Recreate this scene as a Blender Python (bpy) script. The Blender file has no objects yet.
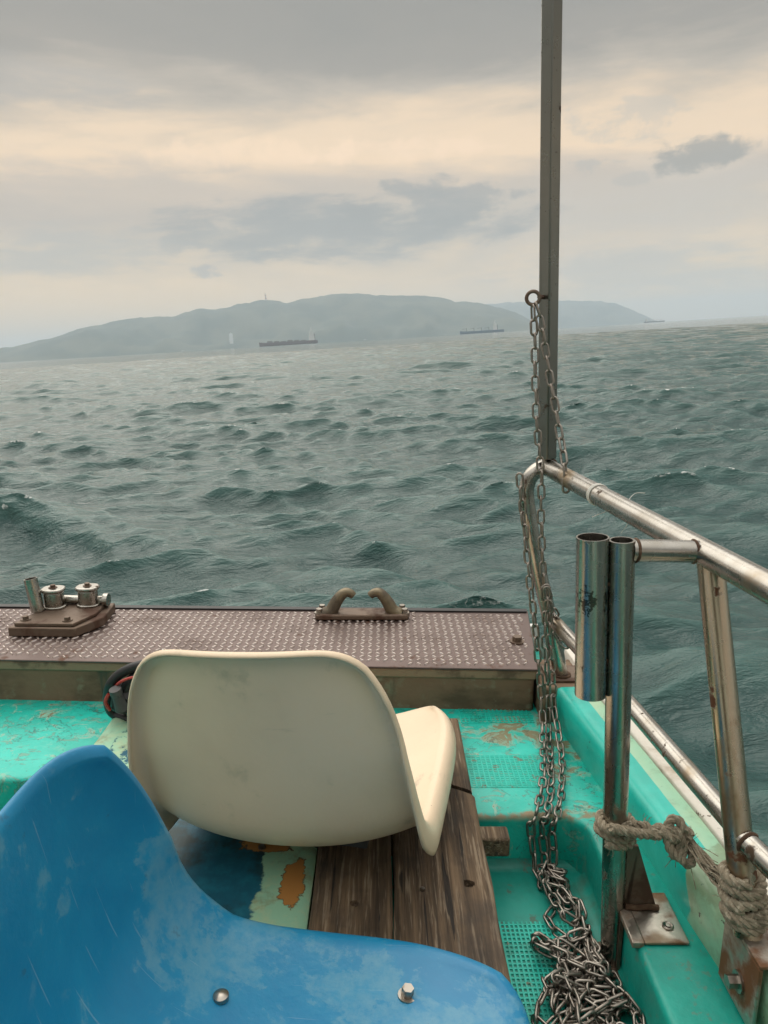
import bpy, bmesh, math, random
import numpy as np
from mathutils import Vector, Matrix, Quaternion, noise as mnoise
random.seed(7); rng = np.random.default_rng(11)
R = math.radians
S = bpy.context.scene
COL = S.collection

# ------------------------------------------------------------------ camera
FPX, PITCH, ROLL, EYE = 740.0, 13.17, -3.5, 1.95     # focal in pixels, degrees, degrees, metres above the sea
cam = bpy.data.cameras.new('camera'); camo = bpy.data.objects.new('camera', cam); COL.objects.link(camo)
cam.sensor_fit = 'VERTICAL'; cam.sensor_height = 36; cam.lens = FPX / 1024 * 36
cam.clip_start = .02; cam.clip_end = 60000
M_BOAT = Matrix.Rotation(R(90 - PITCH), 4, 'X')                        # camera as it sits in the boat
M_CAM = Matrix.Translation((0, 0, EYE)) @ M_BOAT @ Matrix.Rotation(R(ROLL), 4, 'Z')
camo.matrix_world = M_CAM
S.camera = camo
T = M_CAM @ M_BOAT.inverted()                                          # boat axes -> world: the boat heels on the swell

def ray(px, py, m): return (m.to_3x3() @ Vector(((px - 384) / FPX, (512 - py) / FPX, -1))).normalized()
def P(px, py, z=None, y=None):
    """a point of the boat: the sight line met at a known height z or distance y (boat axes, eye at origin)"""
    d = ray(px, py, M_BOAT); k = z / d.z if z is not None else y / d.y
    return Vector(d * k)
def azel(px, py):
    d = ray(px, py, M_CAM); return math.atan2(d.x, d.y), math.asin(d.z)

# ------------------------------------------------------------------ world, sun, exposure
SUN_EL, SUN_AZ = 52.0, -22.0            # degrees; azimuth from +Y (ahead), negative = left
W = bpy.data.worlds.new('World'); S.world = W; W.use_nodes = True
class Nodes:
    def __init__(s, nt): s.nt = nt; nt.nodes.clear()
    def n(s, kind, **kw):
        o = s.nt.nodes.new(kind)
        for k, v in kw.items(): setattr(o, k, v)
        return o
    def put(s, sock, v):
        if v is None: return
        if hasattr(v, 'is_output') or isinstance(v, bpy.types.NodeSocket): s.nt.links.new(v, sock)
        else:
            if isinstance(v, (tuple, list)) and sock.type == 'RGBA' and len(v) == 3: v = (*v, 1)
            sock.default_value = v
    def m(s, op, a, b=None, c=None, clamp=False):
        o = s.n('ShaderNodeMath', operation=op, use_clamp=clamp)
        for i, v in enumerate((a, b, c)): s.put(o.inputs[i], v)
        return o.outputs[0]
    def mix(s, f, a, b, blend='MIX'):
        o = s.n('ShaderNodeMix', data_type='RGBA', blend_type=blend)
        s.put(o.inputs[0], f); s.put(o.inputs[6], a); s.put(o.inputs[7], b); return o.outputs[2]
    def noise(s, vec, scale, detail=4, rough=.55, dist=0, lac=2):
        o = s.n('ShaderNodeTexNoise'); s.put(o.inputs['Vector'], vec); s.put(o.inputs['Scale'], scale)
        s.put(o.inputs['Detail'], detail); s.put(o.inputs['Roughness'], rough); s.put(o.inputs['Distortion'], dist)
        return o.outputs[0]
    def ss(s, v, lo, hi):
        o = s.n('ShaderNodeMapRange', interpolation_type='SMOOTHSTEP'); s.put(o.inputs[0], v)
        s.put(o.inputs[1], lo); s.put(o.inputs[2], hi); s.put(o.inputs[3], 0.); s.put(o.inputs[4], 1.); return o.outputs[0]
    def xyz(s, x, y, z=0.):
        o = s.n('ShaderNodeCombineXYZ')
        for i, v in enumerate((x, y, z)): s.put(o.inputs[i], v)
        return o.outputs[0]
    def sep(s, v):
        o = s.n('ShaderNodeSeparateXYZ'); s.put(o.inputs[0], v); return o.outputs
    def ramp(s, f, stops):
        o = s.n('ShaderNodeValToRGB'); s.put(o.inputs[0], f); e = o.color_ramp.elements
        e[0].position, e[0].color = stops[0][0], (*stops[0][1], 1); e[1].position, e[1].color = stops[-1][0], (*stops[-1][1], 1)
        for p, c in stops[1:-1]: x = e.new(p); x.color = (*c, 1)
        return o.outputs[0]
def lin(r, g, b): return tuple((c / 255 / 12.92 if c < 10 else ((c / 255 + .055) / 1.055) ** 2.4) for c in (r, g, b))

w = Nodes(W.node_tree)
sky = w.n('ShaderNodeTexSky', sky_type='NISHITA', sun_disc=False, sun_elevation=R(SUN_EL), sun_rotation=R(SUN_AZ), dust_density=3., air_density=1.5)
tc = w.n('ShaderNodeTexCoord').outputs['Generated']
dx, dy, dz = w.sep(tc)
az = w.m('ARCTAN2', dx, dy); el = w.m('ARCSINE', w.m('MAXIMUM', dz, 0.))
cv = w.xyz(w.m('MULTIPLY', az, 2.2), w.m('MULTIPLY', el, 9.), .3)
n1 = w.noise(cv, 1.6, 8, .55, .35); n2 = w.noise(cv, 5.5, 6, .6, .2); n3 = w.noise(w.xyz(az, w.m('MULTIPLY', el, 1.25), .7), 24, 8, .6, .3)
warp = w.m('ADD', w.m('MULTIPLY', w.m('SUBTRACT', n1, .5), .14), w.m('MULTIPLY', w.m('SUBTRACT', n2, .5), .035))
elw = w.m('ADD', el, warp)
d2 = lambda deg: R(deg) / (math.pi / 2)
base = w.ramp(w.m('DIVIDE', elw, math.pi / 2), [
    (0., lin(240, 212, 172)), (d2(4.5), lin(232, 209, 178)), (d2(7.5), lin(196, 186, 173)), (d2(10), lin(196, 184, 171)),
    (d2(12), lin(240, 214, 182)), (d2(14), lin(232, 209, 180)), (d2(16.2), lin(184, 175, 162)), (d2(18), lin(153, 149, 142)), (d2(22), lin(142, 141, 136)),
    (d2(25), (.31, .31, .295)), (d2(34), (.80, .80, .78)), (d2(55), (1.32, 1.32, 1.28)), (1., (1.66, 1.68, 1.66))])
colr = base
def cloud(px, py, wpx, hpx, c, soft=.9, ragged=2.2, dens=.85, small=False):
    global colr
    a, e = azel(px, py); wa, he = wpx / FPX, hpx / FPX
    qa = w.m('DIVIDE', w.m('SUBTRACT', az, a), wa); qe = w.m('DIVIDE', w.m('SUBTRACT', el, e), he)
    r2 = w.m('ADD', w.m('MULTIPLY', qa, qa), w.m('MULTIPLY', qe, qe))
    v = w.m('ADD', w.m('SUBTRACT', 1., r2), w.m('MULTIPLY', w.m('SUBTRACT', w.m('ADD', w.m('MULTIPLY', n3 if small else n2, .6), w.m('MULTIPLY', n2 if small else n1, .4)), .5), ragged * 2))
    f = w.m('MULTIPLY', w.ss(v, 0., soft), dens)
    colr = w.mix(f, colr, lin(*c))
cloud(60, 205, 330, 48, (184, 176, 168), 1.2, 1.6, .8)
cloud(640, 215, 230, 60, (197, 190, 182), 1.2, 1.6, .6)
cloud(345, 228, 205, 34, (156, 159, 160), 1.1, 1.6, .8)
cloud(345, 226, 190, 30, (148, 152, 154), 1.0, 3.0, .7)
cloud(430, 205, 90, 22, (150, 153, 154), .9, 3.6, .7, True)
cloud(250, 240, 110, 18, (156, 158, 158), .9, 3.6, .6, True)
cloud(60, 250, 130, 24, (176, 176, 173), 1.0, 2.2, .7)
cloud(205, 272, 18, 8, (166, 167, 167), .8, 4., .8, True)
cloud(697, 154, 46, 17, (150, 150, 147), 1.0, 3.0, .85, True)
cloud(592, 168, 30, 9, (178, 174, 168), .9, 4., .7, True)
cloud(630, 180, 22, 8, (178, 174, 168), .9, 4., .6, True)
cloud(620, 120, 60, 18, (196, 188, 176), 1., 4., .6, True)
cloud(660, 270, 130, 26, (184, 184, 180), 1.0, 2.2, .6)
cloud(60, 85, 90, 26, (172, 168, 162), 1.0, 2.0, .7)
cloud(240, 152, 120, 14, (250, 222, 190), 1.2, 3.4, .6, True)
cloud(400, 150, 90, 12, (250, 222, 192), 1.2, 3.4, .6, True)
bgc = w.mix(.94, sky.outputs[0], w.mix(1., colr, (9.0, 8.75, 8.45), 'MULTIPLY'))
bg = w.n('ShaderNodeBackground'); w.put(bg.inputs[0], bgc); bg.inputs[1].default_value = .1
wo = w.n('ShaderNodeOutputWorld'); W.node_tree.links.new(bg.outputs[0], wo.inputs[0])

sl = bpy.data.lights.new('sun', 'SUN'); sl.energy = 1.5; sl.angle = R(70); sl.color = (1, .94, .84)
so = bpy.data.objects.new('sun', sl); COL.objects.link(so)
sd = Vector((math.sin(R(SUN_AZ)) * math.cos(R(SUN_EL)), math.cos(R(SUN_AZ)) * math.cos(R(SUN_EL)), math.sin(R(SUN_EL))))
so.rotation_euler = sd.to_track_quat('Z', 'Y').to_euler(); so.location = sd * 50

S.view_settings.view_transform = 'Standard'; S.view_settings.look = 'None'; S.view_settings.gamma = 1; S.view_settings.use_curve_mapping = False
S.view_settings.exposure = 0.36
S.render.engine = 'CYCLES'
S.cycles.use_denoising = True; S.cycles.denoising_prefilter = 'ACCURATE'; S.cycles.max_bounces = 8; S.cycles.volume_bounces = 1; S.cycles.use_adaptive_sampling = True
S.cycles.sample_clamp_indirect = 6

# ------------------------------------------------------------------ materials
MAT = {}
def material(name, base, rough=.5, metal=0., layers=(), bump=(), coords='Object', spec=.5, rvar=None, custom=None):
    """layers: (scale, stretch xyz, lo, hi, colour, roughness or None, metal or None, detail); bump: (scale, stretch, strength m, detail)"""
    m = bpy.data.materials.new(name); m.use_nodes = True; k = Nodes(m.node_tree)
    out = k.n('ShaderNodeOutputMaterial'); b = k.n('ShaderNodeBsdfPrincipled'); m.node_tree.links.new(b.outputs[0], out.inputs[0])
    tcn = k.n('ShaderNodeTexCoord'); vec = tcn.outputs[coords]
    def st(s, off=0.):
        o = k.n('ShaderNodeMapping'); k.put(o.inputs[0], vec); o.inputs[3].default_value = s; o.inputs[1].default_value = (off, off * .7, off * 1.3); return o.outputs[0]
    c, r, me = base, rough, metal
    if custom: c = custom(k, vec, m)
    for i, (sc, s, lo, hi, lc, lr, lm, det) in enumerate(layers):
        f = k.ss(k.noise(st(s, 3.7 * i + 1.1), sc, det, .6), lo, hi)
        c = k.mix(f, c, lc)
        if lr is not None: 
            r = k.m('ADD', k.m('MULTIPLY', k.m('SUBTRACT', lr, r), f), r)
        if lm is not None: 
            me = k.m('ADD', k.m('MULTIPLY', k.m('SUBTRACT', lm, me), f), me)
    if rvar: r = k.m('ADD', r, k.m('MULTIPLY', k.m('SUBTRACT', k.noise(st((1, 1, 1), 9), rvar[0], 4), .5), rvar[1]))
    k.put(b.inputs['Base Color'], c); k.put(b.inputs['Roughness'], r); k.put(b.inputs['Metallic'], me); b.inputs['Specular IOR Level'].default_value = spec
    nrm = None
    for i, (sc, s, dist, det) in enumerate(bump):
        o = k.n('ShaderNodeBump'); k.put(o.inputs['Height'], k.noise(st(s, 2.3 * i + .4), sc, det, .6)); o.inputs['Strength'].default_value = 1; o.inputs['Distance'].default_value = dist
        if nrm: k.put(o.inputs['Normal'], nrm)
        nrm = o.outputs[0]
    if nrm: k.put(b.inputs['Normal'], nrm)
    MAT[name] = m; return m

TEAL = (.010, .48, .38); MINT = (.36, .62, .42); PRIMER = (.30, .22, .13)
def blend_ellipse(k, vec, nz, cx, cy, rx, ry, amt):
    x, y, z = k.sep(vec)
    a = k.m('DIVIDE', k.m('SUBTRACT', x, cx), rx); b_ = k.m('DIVIDE', k.m('SUBTRACT', y, cy), ry)
    r2 = k.m('SQRT', k.m('ADD', k.m('MULTIPLY', a, a), k.m('MULTIPLY', b_, b_)))
    return k.ss(k.m('ADD', k.m('SUBTRACT', 1., r2), k.m('MULTIPLY', k.m('SUBTRACT', nz, .5), amt)), 0., .12)

def deck_paint(k, vec, m):
    x, y, z = k.sep(vec)
    big = k.noise(vec, 5, 6, .6); fine = k.noise(vec, 28, 8, .7); sm = k.noise(vec, 75, 5, .65)
    c = k.mix(k.ss(big, .35, .7), (.006, .38, .30), (.014, .54, .44))
    c = k.mix(k.m('MULTIPLY', k.ss(fine, .52, .70), .45), c, (.20, .50, .38))              # chalked paint
    st_v = k.n('ShaderNodeMapping'); k.put(st_v.inputs[0], vec); st_v.inputs[3].default_value = (1, 1.7, 1)
    fl = k.noise(st_v.outputs[0], 24, 7, .68, .8); zone_l = k.ss(k.noise(vec, 4, 4), .42, .62)
    inside = k.ss(k.m('ADD', fl, k.m('MULTIPLY', zone_l, .05)), .615, .63); rim_ = k.m('MULTIPLY', k.ss(k.m('ADD', fl, k.m('MULTIPLY', zone_l, .05)), .60, .615), k.m('SUBTRACT', 1., inside))
    c = k.mix(k.m('MULTIPLY', inside, .7), c, (.16, .30, .22))                               # flaked film
    c = k.mix(k.m('MULTIPLY', rim_, .75), c, (.03, .10, .08))
    c = k.mix(k.m('MULTIPLY', k.ss(sm, .66, .70), .7), c, (.04, .09, .07))
    nz = k.m('ADD', k.m('MULTIPLY', big, .5), k.m('MULTIPLY', fine, .5))
    for (ex, ey, rx, ry) in ((.28, 1.44, .10, .07), (.36, 1.34, .05, .10)):                  # bare patches by the locker
        ax_ = k.m('DIVIDE', k.m('SUBTRACT', x, ex), rx); ay_ = k.m('DIVIDE', k.m('SUBTRACT', y, ey), ry)
        zone = k.ss(k.m('ADD', k.m('MULTIPLY', ax_, ax_), k.m('MULTIPLY', ay_, ay_)), 1.3, 0.)
        pn = k.m('ADD', k.noise(vec, 17, 8, .66, 1.), k.m('MULTIPLY', zone, .17))
        c = k.mix(k.m('MULTIPLY', k.ss(pn, .58, .62), .6), c, (.22, .42, .32))
        c = k.mix(k.m('MULTIPLY', k.ss(pn, .645, .66), .9), c, (.21, .165, .085))
    cn = k.m('ABSOLUTE', k.m('SUBTRACT', k.noise(vec, 7, 5, .6, 1.2), .5))
    c = k.mix(k.m('MULTIPLY', k.m('SUBTRACT', 1., k.ss(cn, .002, .007)), .65), c, (.02, .07, .06))   # hairline cracks
    lip = k.ss(k.m('ADD', k.m('MULTIPLY', k.m('ABSOLUTE', k.m('SUBTRACT', y, 1.152)), -110.), k.m('MULTIPLY', k.m('SUBTRACT', nz, .42), 9.)), -.6, .3)
    lip = k.m('MULTIPLY', lip, k.ss(z, -.835, -.822))
    c = k.mix(k.m('MULTIPLY', lip, k.ss(k.noise(vec, 30, 5, .65), .36, .5)), c, (.25, .17, .085))
    fwd = k.ss(y, 1.17, 1.09)
    c = k.mix(fwd, c, k.mix(k.ss(k.noise(vec, 9, 7, .65), .35, .7), (.006, .34, .27), (.006, .24, .19)))  # forward ledge darkened in the paint: its shade plus some dirt
    c = k.mix(k.m('MULTIPLY', fwd, k.m('MULTIPLY', k.ss(sm, .60, .66), .6)), c, (.10, .20, .15))
    dirt = k.ss(k.noise(vec, 12, 6, .65), .60, .72)
    c = k.mix(k.m('MULTIPLY', dirt, .35), c, (.05, .12, .09))
    return c
material('deck_paint', TEAL, .42, custom=deck_paint, bump=[(60, (1, 1, 1), .0012, 6), (14, (1, 1, 1), .002, 4)], rvar=(18, .3))
material('floor_paint', (.007, .29, .23), .45, layers=[(9, (1, 1, 1), .42, .70, (.005, .19, .145), None, None, 6), (30, (1, 1, 1), .62, .68, (.07, .16, .12), .7, None, 6), (5, (1, 1, 1), .58, .7, (.04, .15, .11), .6, None, 6)],
         bump=[(50, (1, 1, 1), .001, 5)], rvar=(18, .25))  # teal darker than the deck: shade of the sunken floor and grime painted in
material('grid_paint', TEAL, .5, layers=[(22, (1, 1, 1), .5, .65, (.01, .33, .25), None, None, 4), (40, (1, 1, 1), .6, .66, (.15, .2, .14), .7, None, 4)])

def bulwark_paint(k, vec, m):
    at = k.n('ShaderNodeAttribute', attribute_name='across').outputs['Fac']      # metres across the section from the inner foot
    x, y, z = k.sep(vec)
    nz = k.noise(vec, 16, 5, .6)
    c = k.mix(k.ss(nz, .3, .75), (.008, .42, .34), (.012, .52, .43))
    edge = k.m('ADD', at, k.m('MULTIPLY', k.m('SUBTRACT', k.noise(vec, 7, 3), .5), .006))
    mint = k.ss(edge, .1385, .1395)
    near = k.ss(k.m('ADD', y, k.m('ADD', k.m('MULTIPLY', k.m('ABSOLUTE', k.m('SUBTRACT', at, .045)), .55), k.m('MULTIPLY', k.m('SUBTRACT', nz, .5), .03))), .955, .950)
    near = k.m('SUBTRACT', 1., k.ss(k.m('SUBTRACT', y, k.m('ADD', k.m('MULTIPLY', k.m('ABSOLUTE', k.m('SUBTRACT', at, .045)), .5), k.m('MULTIPLY', k.m('SUBTRACT', nz, .5), .03))), .895, .899))
    f = k.m('MAXIMUM', mint, near)
    mc = k.mix(k.ss(k.noise(vec, 11, 6, .65), .42, .72), (.30, .56, .38), (.38, .56, .36))
    mc = k.mix(k.m('MULTIPLY', k.ss(k.m('ADD', k.noise(vec, 9, 8, .7), k.m('MULTIPLY', near, .10)), .50, .68), .65), mc, (.17, .22, .115))
    mc = k.mix(k.ss(k.noise(vec, 48, 4, .6), .66, .69), mc, (.05, .05, .035))
    c = k.mix(f, c, mc)
    c = k.mix(k.m('MULTIPLY', k.ss(k.noise(vec, 60, 4, .6), .68, .71), .8), c, (.03, .12, .09))
    return c
material('bulwark_paint', TEAL, .33, custom=bulwark_paint, bump=[(10, (1, 1, 1), .002, 3), (70, (1, 1, 1), .0006, 4)], rvar=(20, .25))
material('gunwale_white', (.66, .62, .54), .5, layers=[(14, (1, 1, 1), .5, .72, (.42, .34, .25), .65, None, 7), (50, (1, 1, 1), .63, .68, (.12, .09, .06), .8, None, 5)], bump=[(40, (1, 1, 1), .0008, 5)])
material('hull_white', (.7, .7, .67), .35, layers=[(6, (1, 1, .3), .55, .75, (.4, .38, .3), None, None, 5)])
material('locker_side', (.19, .122, .075), .8, layers=[(8, (1, 1, 2), .42, .68, (.095, .062, .036), None, None, 7), (26, (1, 1, 1), .55, .68, (.20, .17, .11), None, None, 6), (5, (3, 1, .4), .58, .7, (.05, .06, .04), None, None, 5)],
         bump=[(30, (1, 1, 1), .003, 6)])
material('locker_lip', (.27, .19, .12), .75, layers=[(18, (1, 1, 1), .45, .65, (.12, .08, .05), None, None, 6)], bump=[(40, (1, 1, 1), .002, 5)])
material('checker_plate', (.145, .105, .095), .42, .75, layers=[(7, (1, 1, 1), .45, .68, (.13, .095, .085), .55, .5, 7), (22, (1, 1, 1), .60, .72, (.10, .045, .025), .75, .2, 6)], bump=[(90, (1, 1, 1), .0004, 4)])
material('tread', (.56, .49, .455), .32, .95, layers=[(7, (1, 1, 1), .48, .70, (.30, .23, .20), .45, .7, 7)])
material('rusty_steel', (.16, .115, .085), .5, .6, layers=[(14, (1, 1, 1), .45, .62, (.075, .035, .02), .8, .1, 7)], bump=[(60, (1, 1, 1), .0015, 6)])
material('bronze', (.20, .165, .11), .42, .75, layers=[(16, (1, 1, 1), .45, .65, (.09, .07, .05), .65, .3, 6)], bump=[(60, (1, 1, 1), .001, 5)])
def weld_tint(k, vec, m):
    n = k.noise(vec, 20, 5, .6); x, y, z = k.sep(vec)
    c = k.mix(k.ss(n, .4, .7), (.41, .39, .355), (.34, .315, .275))
    for mx, mz, rx, rz in ((.267, -.339, .012, .022), (.2925, -.337, .006, .014)):          # scuffed burns on the rod holder
        a_ = k.m('DIVIDE', k.m('SUBTRACT', x, mx), rx); b_ = k.m('DIVIDE', k.m('SUBTRACT', z, mz), rz)
        e = k.m('SUBTRACT', 1., k.m('ADD', k.m('MULTIPLY', a_, a_), k.m('MULTIPLY', b_, b_)))
        c = k.mix(k.m('MULTIPLY', k.ss(k.m('ADD', e, k.m('MULTIPLY', k.m('SUBTRACT', k.noise(vec, 190, 4, .6), .5), 7.)), .5, .8), .85), c, (.05, .035, .025))
    return c
material('stainless', (.5, .48, .44), .27, 1., custom=weld_tint,
         layers=[(8, (1, 1, .35), .56, .72, (.30, .22, .13), .42, .85, 7), (38, (1, 1, .6), .63, .69, (.07, .04, .02), .75, .2, 6)], bump=[(120, (1, 1, .1), .0002, 3)], rvar=(40, .16))
material('pole_metal', (.18, .18, .16), .30, .95, layers=[(7, (3, 3, .25), .48, .66, (.10, .11, .09), .45, .8, 7), (34, (1, 1, 1), .65, .7, (.05, .035, .02), .8, .2, 5)], rvar=(30, .2))
material('tinted_stainless', (.42, .36, .27), .25, 1., layers=[(10, (1, 1, .4), .48, .68, (.22, .12, .05), .45, .8, 6), (30, (1, 1, 1), .6, .66, (.10, .035, .012), .8, .1, 6)], rvar=(30, .2))
material('rust', (.075, .038, .02), .8, .2, layers=[(25, (1, 1, 1), .45, .65, (.20, .13, .08), None, None, 6)], bump=[(80, (1, 1, 1), .002, 6)])
material('bracket_steel', (.48, .44, .38), .30, .95, layers=[(13, (1, 1, 1), .44, .60, (.15, .065, .025), .75, .15, 7), (7, (1, 1, 1), .56, .68, (.30, .22, .15), .5, .7, 5)], bump=[(70, (1, 1, 1), .0008, 5)])
material('chain_metal', (.27, .245, .215), .36, .95, layers=[(60, (1, 1, 1), .50, .66, (.15, .095, .06), .6, .6, 5)], rvar=(50, .2))
material('rope_fibre', (.27, .225, .16), .95, layers=[(40, (1, 1, 1), .45, .7, (.15, .125, .085), None, None, 5), (160, (1, 1, .2), .5, .7, (.42, .37, .28), None, None, 4)], bump=[(260, (1, 1, 1), .0018, 5)])
material('cream_plastic', (.74, .59, .42), .38, layers=[(5, (1, 1, 1), .45, .75, (.68, .54, .38), None, None, 5), (60, (1, 1, 1), .765, .775, (.10, .08, .06), None, None, 2), (14, (1, 1, 1), .58, .78, (.50, .42, .29), .55, None, 7), (9, (.6, .6, 3), .62, .72, (.42, .35, .25), .6, None, 8)],
         bump=[(120, (1, 1, 1), .0003, 3), (7, (1, 1, 1), .0015, 2)], rvar=(14, .15))
def blue_worn(k, vec, m):
    x, y, z = k.sep(vec)
    b = k.noise(vec, 5, 9, .66, .5); f = k.noise(vec, 60, 7, .7); g = k.noise(vec, 17, 8, .7, .3)
    def scratch(rot, st, sc, lo):
        o = k.n('ShaderNodeMapping'); k.put(o.inputs[0], vec); o.inputs[3].default_value = st; o.inputs[2].default_value = rot; return k.ss(k.noise(o.outputs[0], sc, 2, .5), lo, lo + .02)
    c = k.mix(k.ss(b, .34, .66), (.005, .185, .37), (.010, .235, .42))
    chalk = k.m('MULTIPLY', k.ss(k.m('ADD', b, k.m('ADD', k.m('MULTIPLY', k.m('SUBTRACT', g, .5), .35), k.m('MULTIPLY', k.m('SUBTRACT', x, .2), .22))), .48, .52), k.ss(f, .25, .66))
    c = k.mix(k.m('MULTIPLY', chalk, .6), c, (.13, .31, .41))
    c = k.mix(k.m('MULTIPLY', k.ss(g, .60, .70), .25), c, (.14, .31, .42))
    for rot, st, sc, lo in (((0, 0, .3), (1, 34, 1), 5, .735), ((.2, .1, -.25), (1, 60, 1.5), 6, .735), ((0, .0, 1.2), (1, 60, 2), 6, .745)):
        c = k.mix(k.m('MULTIPLY', scratch(rot, st, sc, lo), .35), c, (.26, .40, .50))
    c = k.mix(k.m('MULTIPLY', k.ss(k.noise(vec, 30, 6, .7), .66, .72), .5), c, (.03, .10, .16))
    return c
material('blue_plastic', (.01, .17, .42), .36, custom=blue_worn, bump=[(150, (1, 1, 1), .0003, 3), (8, (1, 1, 1), .0012, 2)], rvar=(16, .28))
def old_wood(k, vec, m):
    info = k.n('ShaderNodeObjectInfo')
    o = k.n('ShaderNodeMapping'); k.put(o.inputs[0], vec); o.inputs[3].default_value = (1, .05, 1)
    off = k.n('ShaderNodeVectorMath', operation='ADD'); k.put(off.inputs[0], o.outputs[0]); k.put(off.inputs[1], k.xyz(info.outputs['Random'], k.m('MULTIPLY', info.outputs['Random'], 7.)))
    g = k.noise(off.outputs[0], 70, 7, .65, .6); g2 = k.noise(off.outputs[0], 220, 4, .6)
    p = k.noise(vec, 7, 6, .6)
    c = k.mix(k.ss(g, .3, .7), (.036, .023, .013), (.175, .115, .066))
    c = k.mix(k.m('MULTIPLY', k.ss(g2, .52, .66), .6), c, (.33, .255, .175))
    c = k.mix(k.m('MULTIPLY', k.ss(p, .48, .68), .6), c, (.028, .024, .022))
    c = k.mix(k.m('MULTIPLY', k.ss(k.noise(off.outputs[0], 110, 3, .5), .66, .70), .9), c, (.008, .006, .005))
    return c
material('old_wood', (.12, .085, .055), .85, custom=old_wood, bump=[(70, (1, .05, 1), .004, 7), (220, (1, .05, 1), .0015, 4)])
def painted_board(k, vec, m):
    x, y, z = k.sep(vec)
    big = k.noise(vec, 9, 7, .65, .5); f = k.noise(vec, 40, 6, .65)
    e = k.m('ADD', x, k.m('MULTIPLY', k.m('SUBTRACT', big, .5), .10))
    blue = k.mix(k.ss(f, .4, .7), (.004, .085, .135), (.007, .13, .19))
    blue = k.mix(k.ss(k.noise(vec, 11, 7, .65), .50, .66), blue, (.010, .035, .038))  # blue darkened overall: contact shade under the seat and dirt stains painted in
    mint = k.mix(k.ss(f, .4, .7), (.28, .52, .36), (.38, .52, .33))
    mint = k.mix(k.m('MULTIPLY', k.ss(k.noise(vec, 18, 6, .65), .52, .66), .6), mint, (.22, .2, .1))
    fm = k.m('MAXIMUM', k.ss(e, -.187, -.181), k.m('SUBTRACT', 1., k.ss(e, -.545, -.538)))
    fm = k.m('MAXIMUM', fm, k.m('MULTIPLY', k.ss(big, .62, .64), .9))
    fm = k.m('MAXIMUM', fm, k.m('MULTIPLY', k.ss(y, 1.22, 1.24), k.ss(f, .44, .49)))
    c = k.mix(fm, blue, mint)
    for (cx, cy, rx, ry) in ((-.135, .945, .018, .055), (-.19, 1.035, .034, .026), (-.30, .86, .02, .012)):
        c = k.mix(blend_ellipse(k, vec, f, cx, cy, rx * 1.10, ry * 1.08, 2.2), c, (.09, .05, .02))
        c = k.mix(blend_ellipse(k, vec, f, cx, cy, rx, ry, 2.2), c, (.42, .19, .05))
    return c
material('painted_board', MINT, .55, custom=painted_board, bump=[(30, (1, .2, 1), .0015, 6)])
material('black_rubber', (.012, .012, .013), .45, bump=[(60, (1, 1, 1), .0008, 3)])
material('grey_rubber', (.06, .06, .06), .6)
material('red_wire', (.38, .04, .03), .45)
material('white_nylon', (.72, .70, .64), .5)
material('dark_gap', (.012, .011, .009), .9)
material('bolt_steel', (.36, .33, .29), .30, 1., layers=[(60, (1, 1, 1), .5, .7, (.18, .11, .06), .6, .5, 4)])
material('forest', (.035, .055, .03), .95, layers=[(.0035, (1, 1, 1), .42, .60, (.085, .095, .055), None, None, 9)])  # patch contrast raised so tree tones stand in for ridge shading
material('ship_red', (.12, .06, .055), .6); material('ship_dark', (.05, .055, .06), .6); material('ship_white', (.75, .74, .71), .55); material('ship_blue', (.06, .12, .2), .6)
material('ship_deck', (.13, .10, .09), .7); material('mast_red', (.42, .09, .06), .6); material('house_white', (.82, .82, .8), .6)
material('container_mix', (.12, .15, .2), .6)

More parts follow.
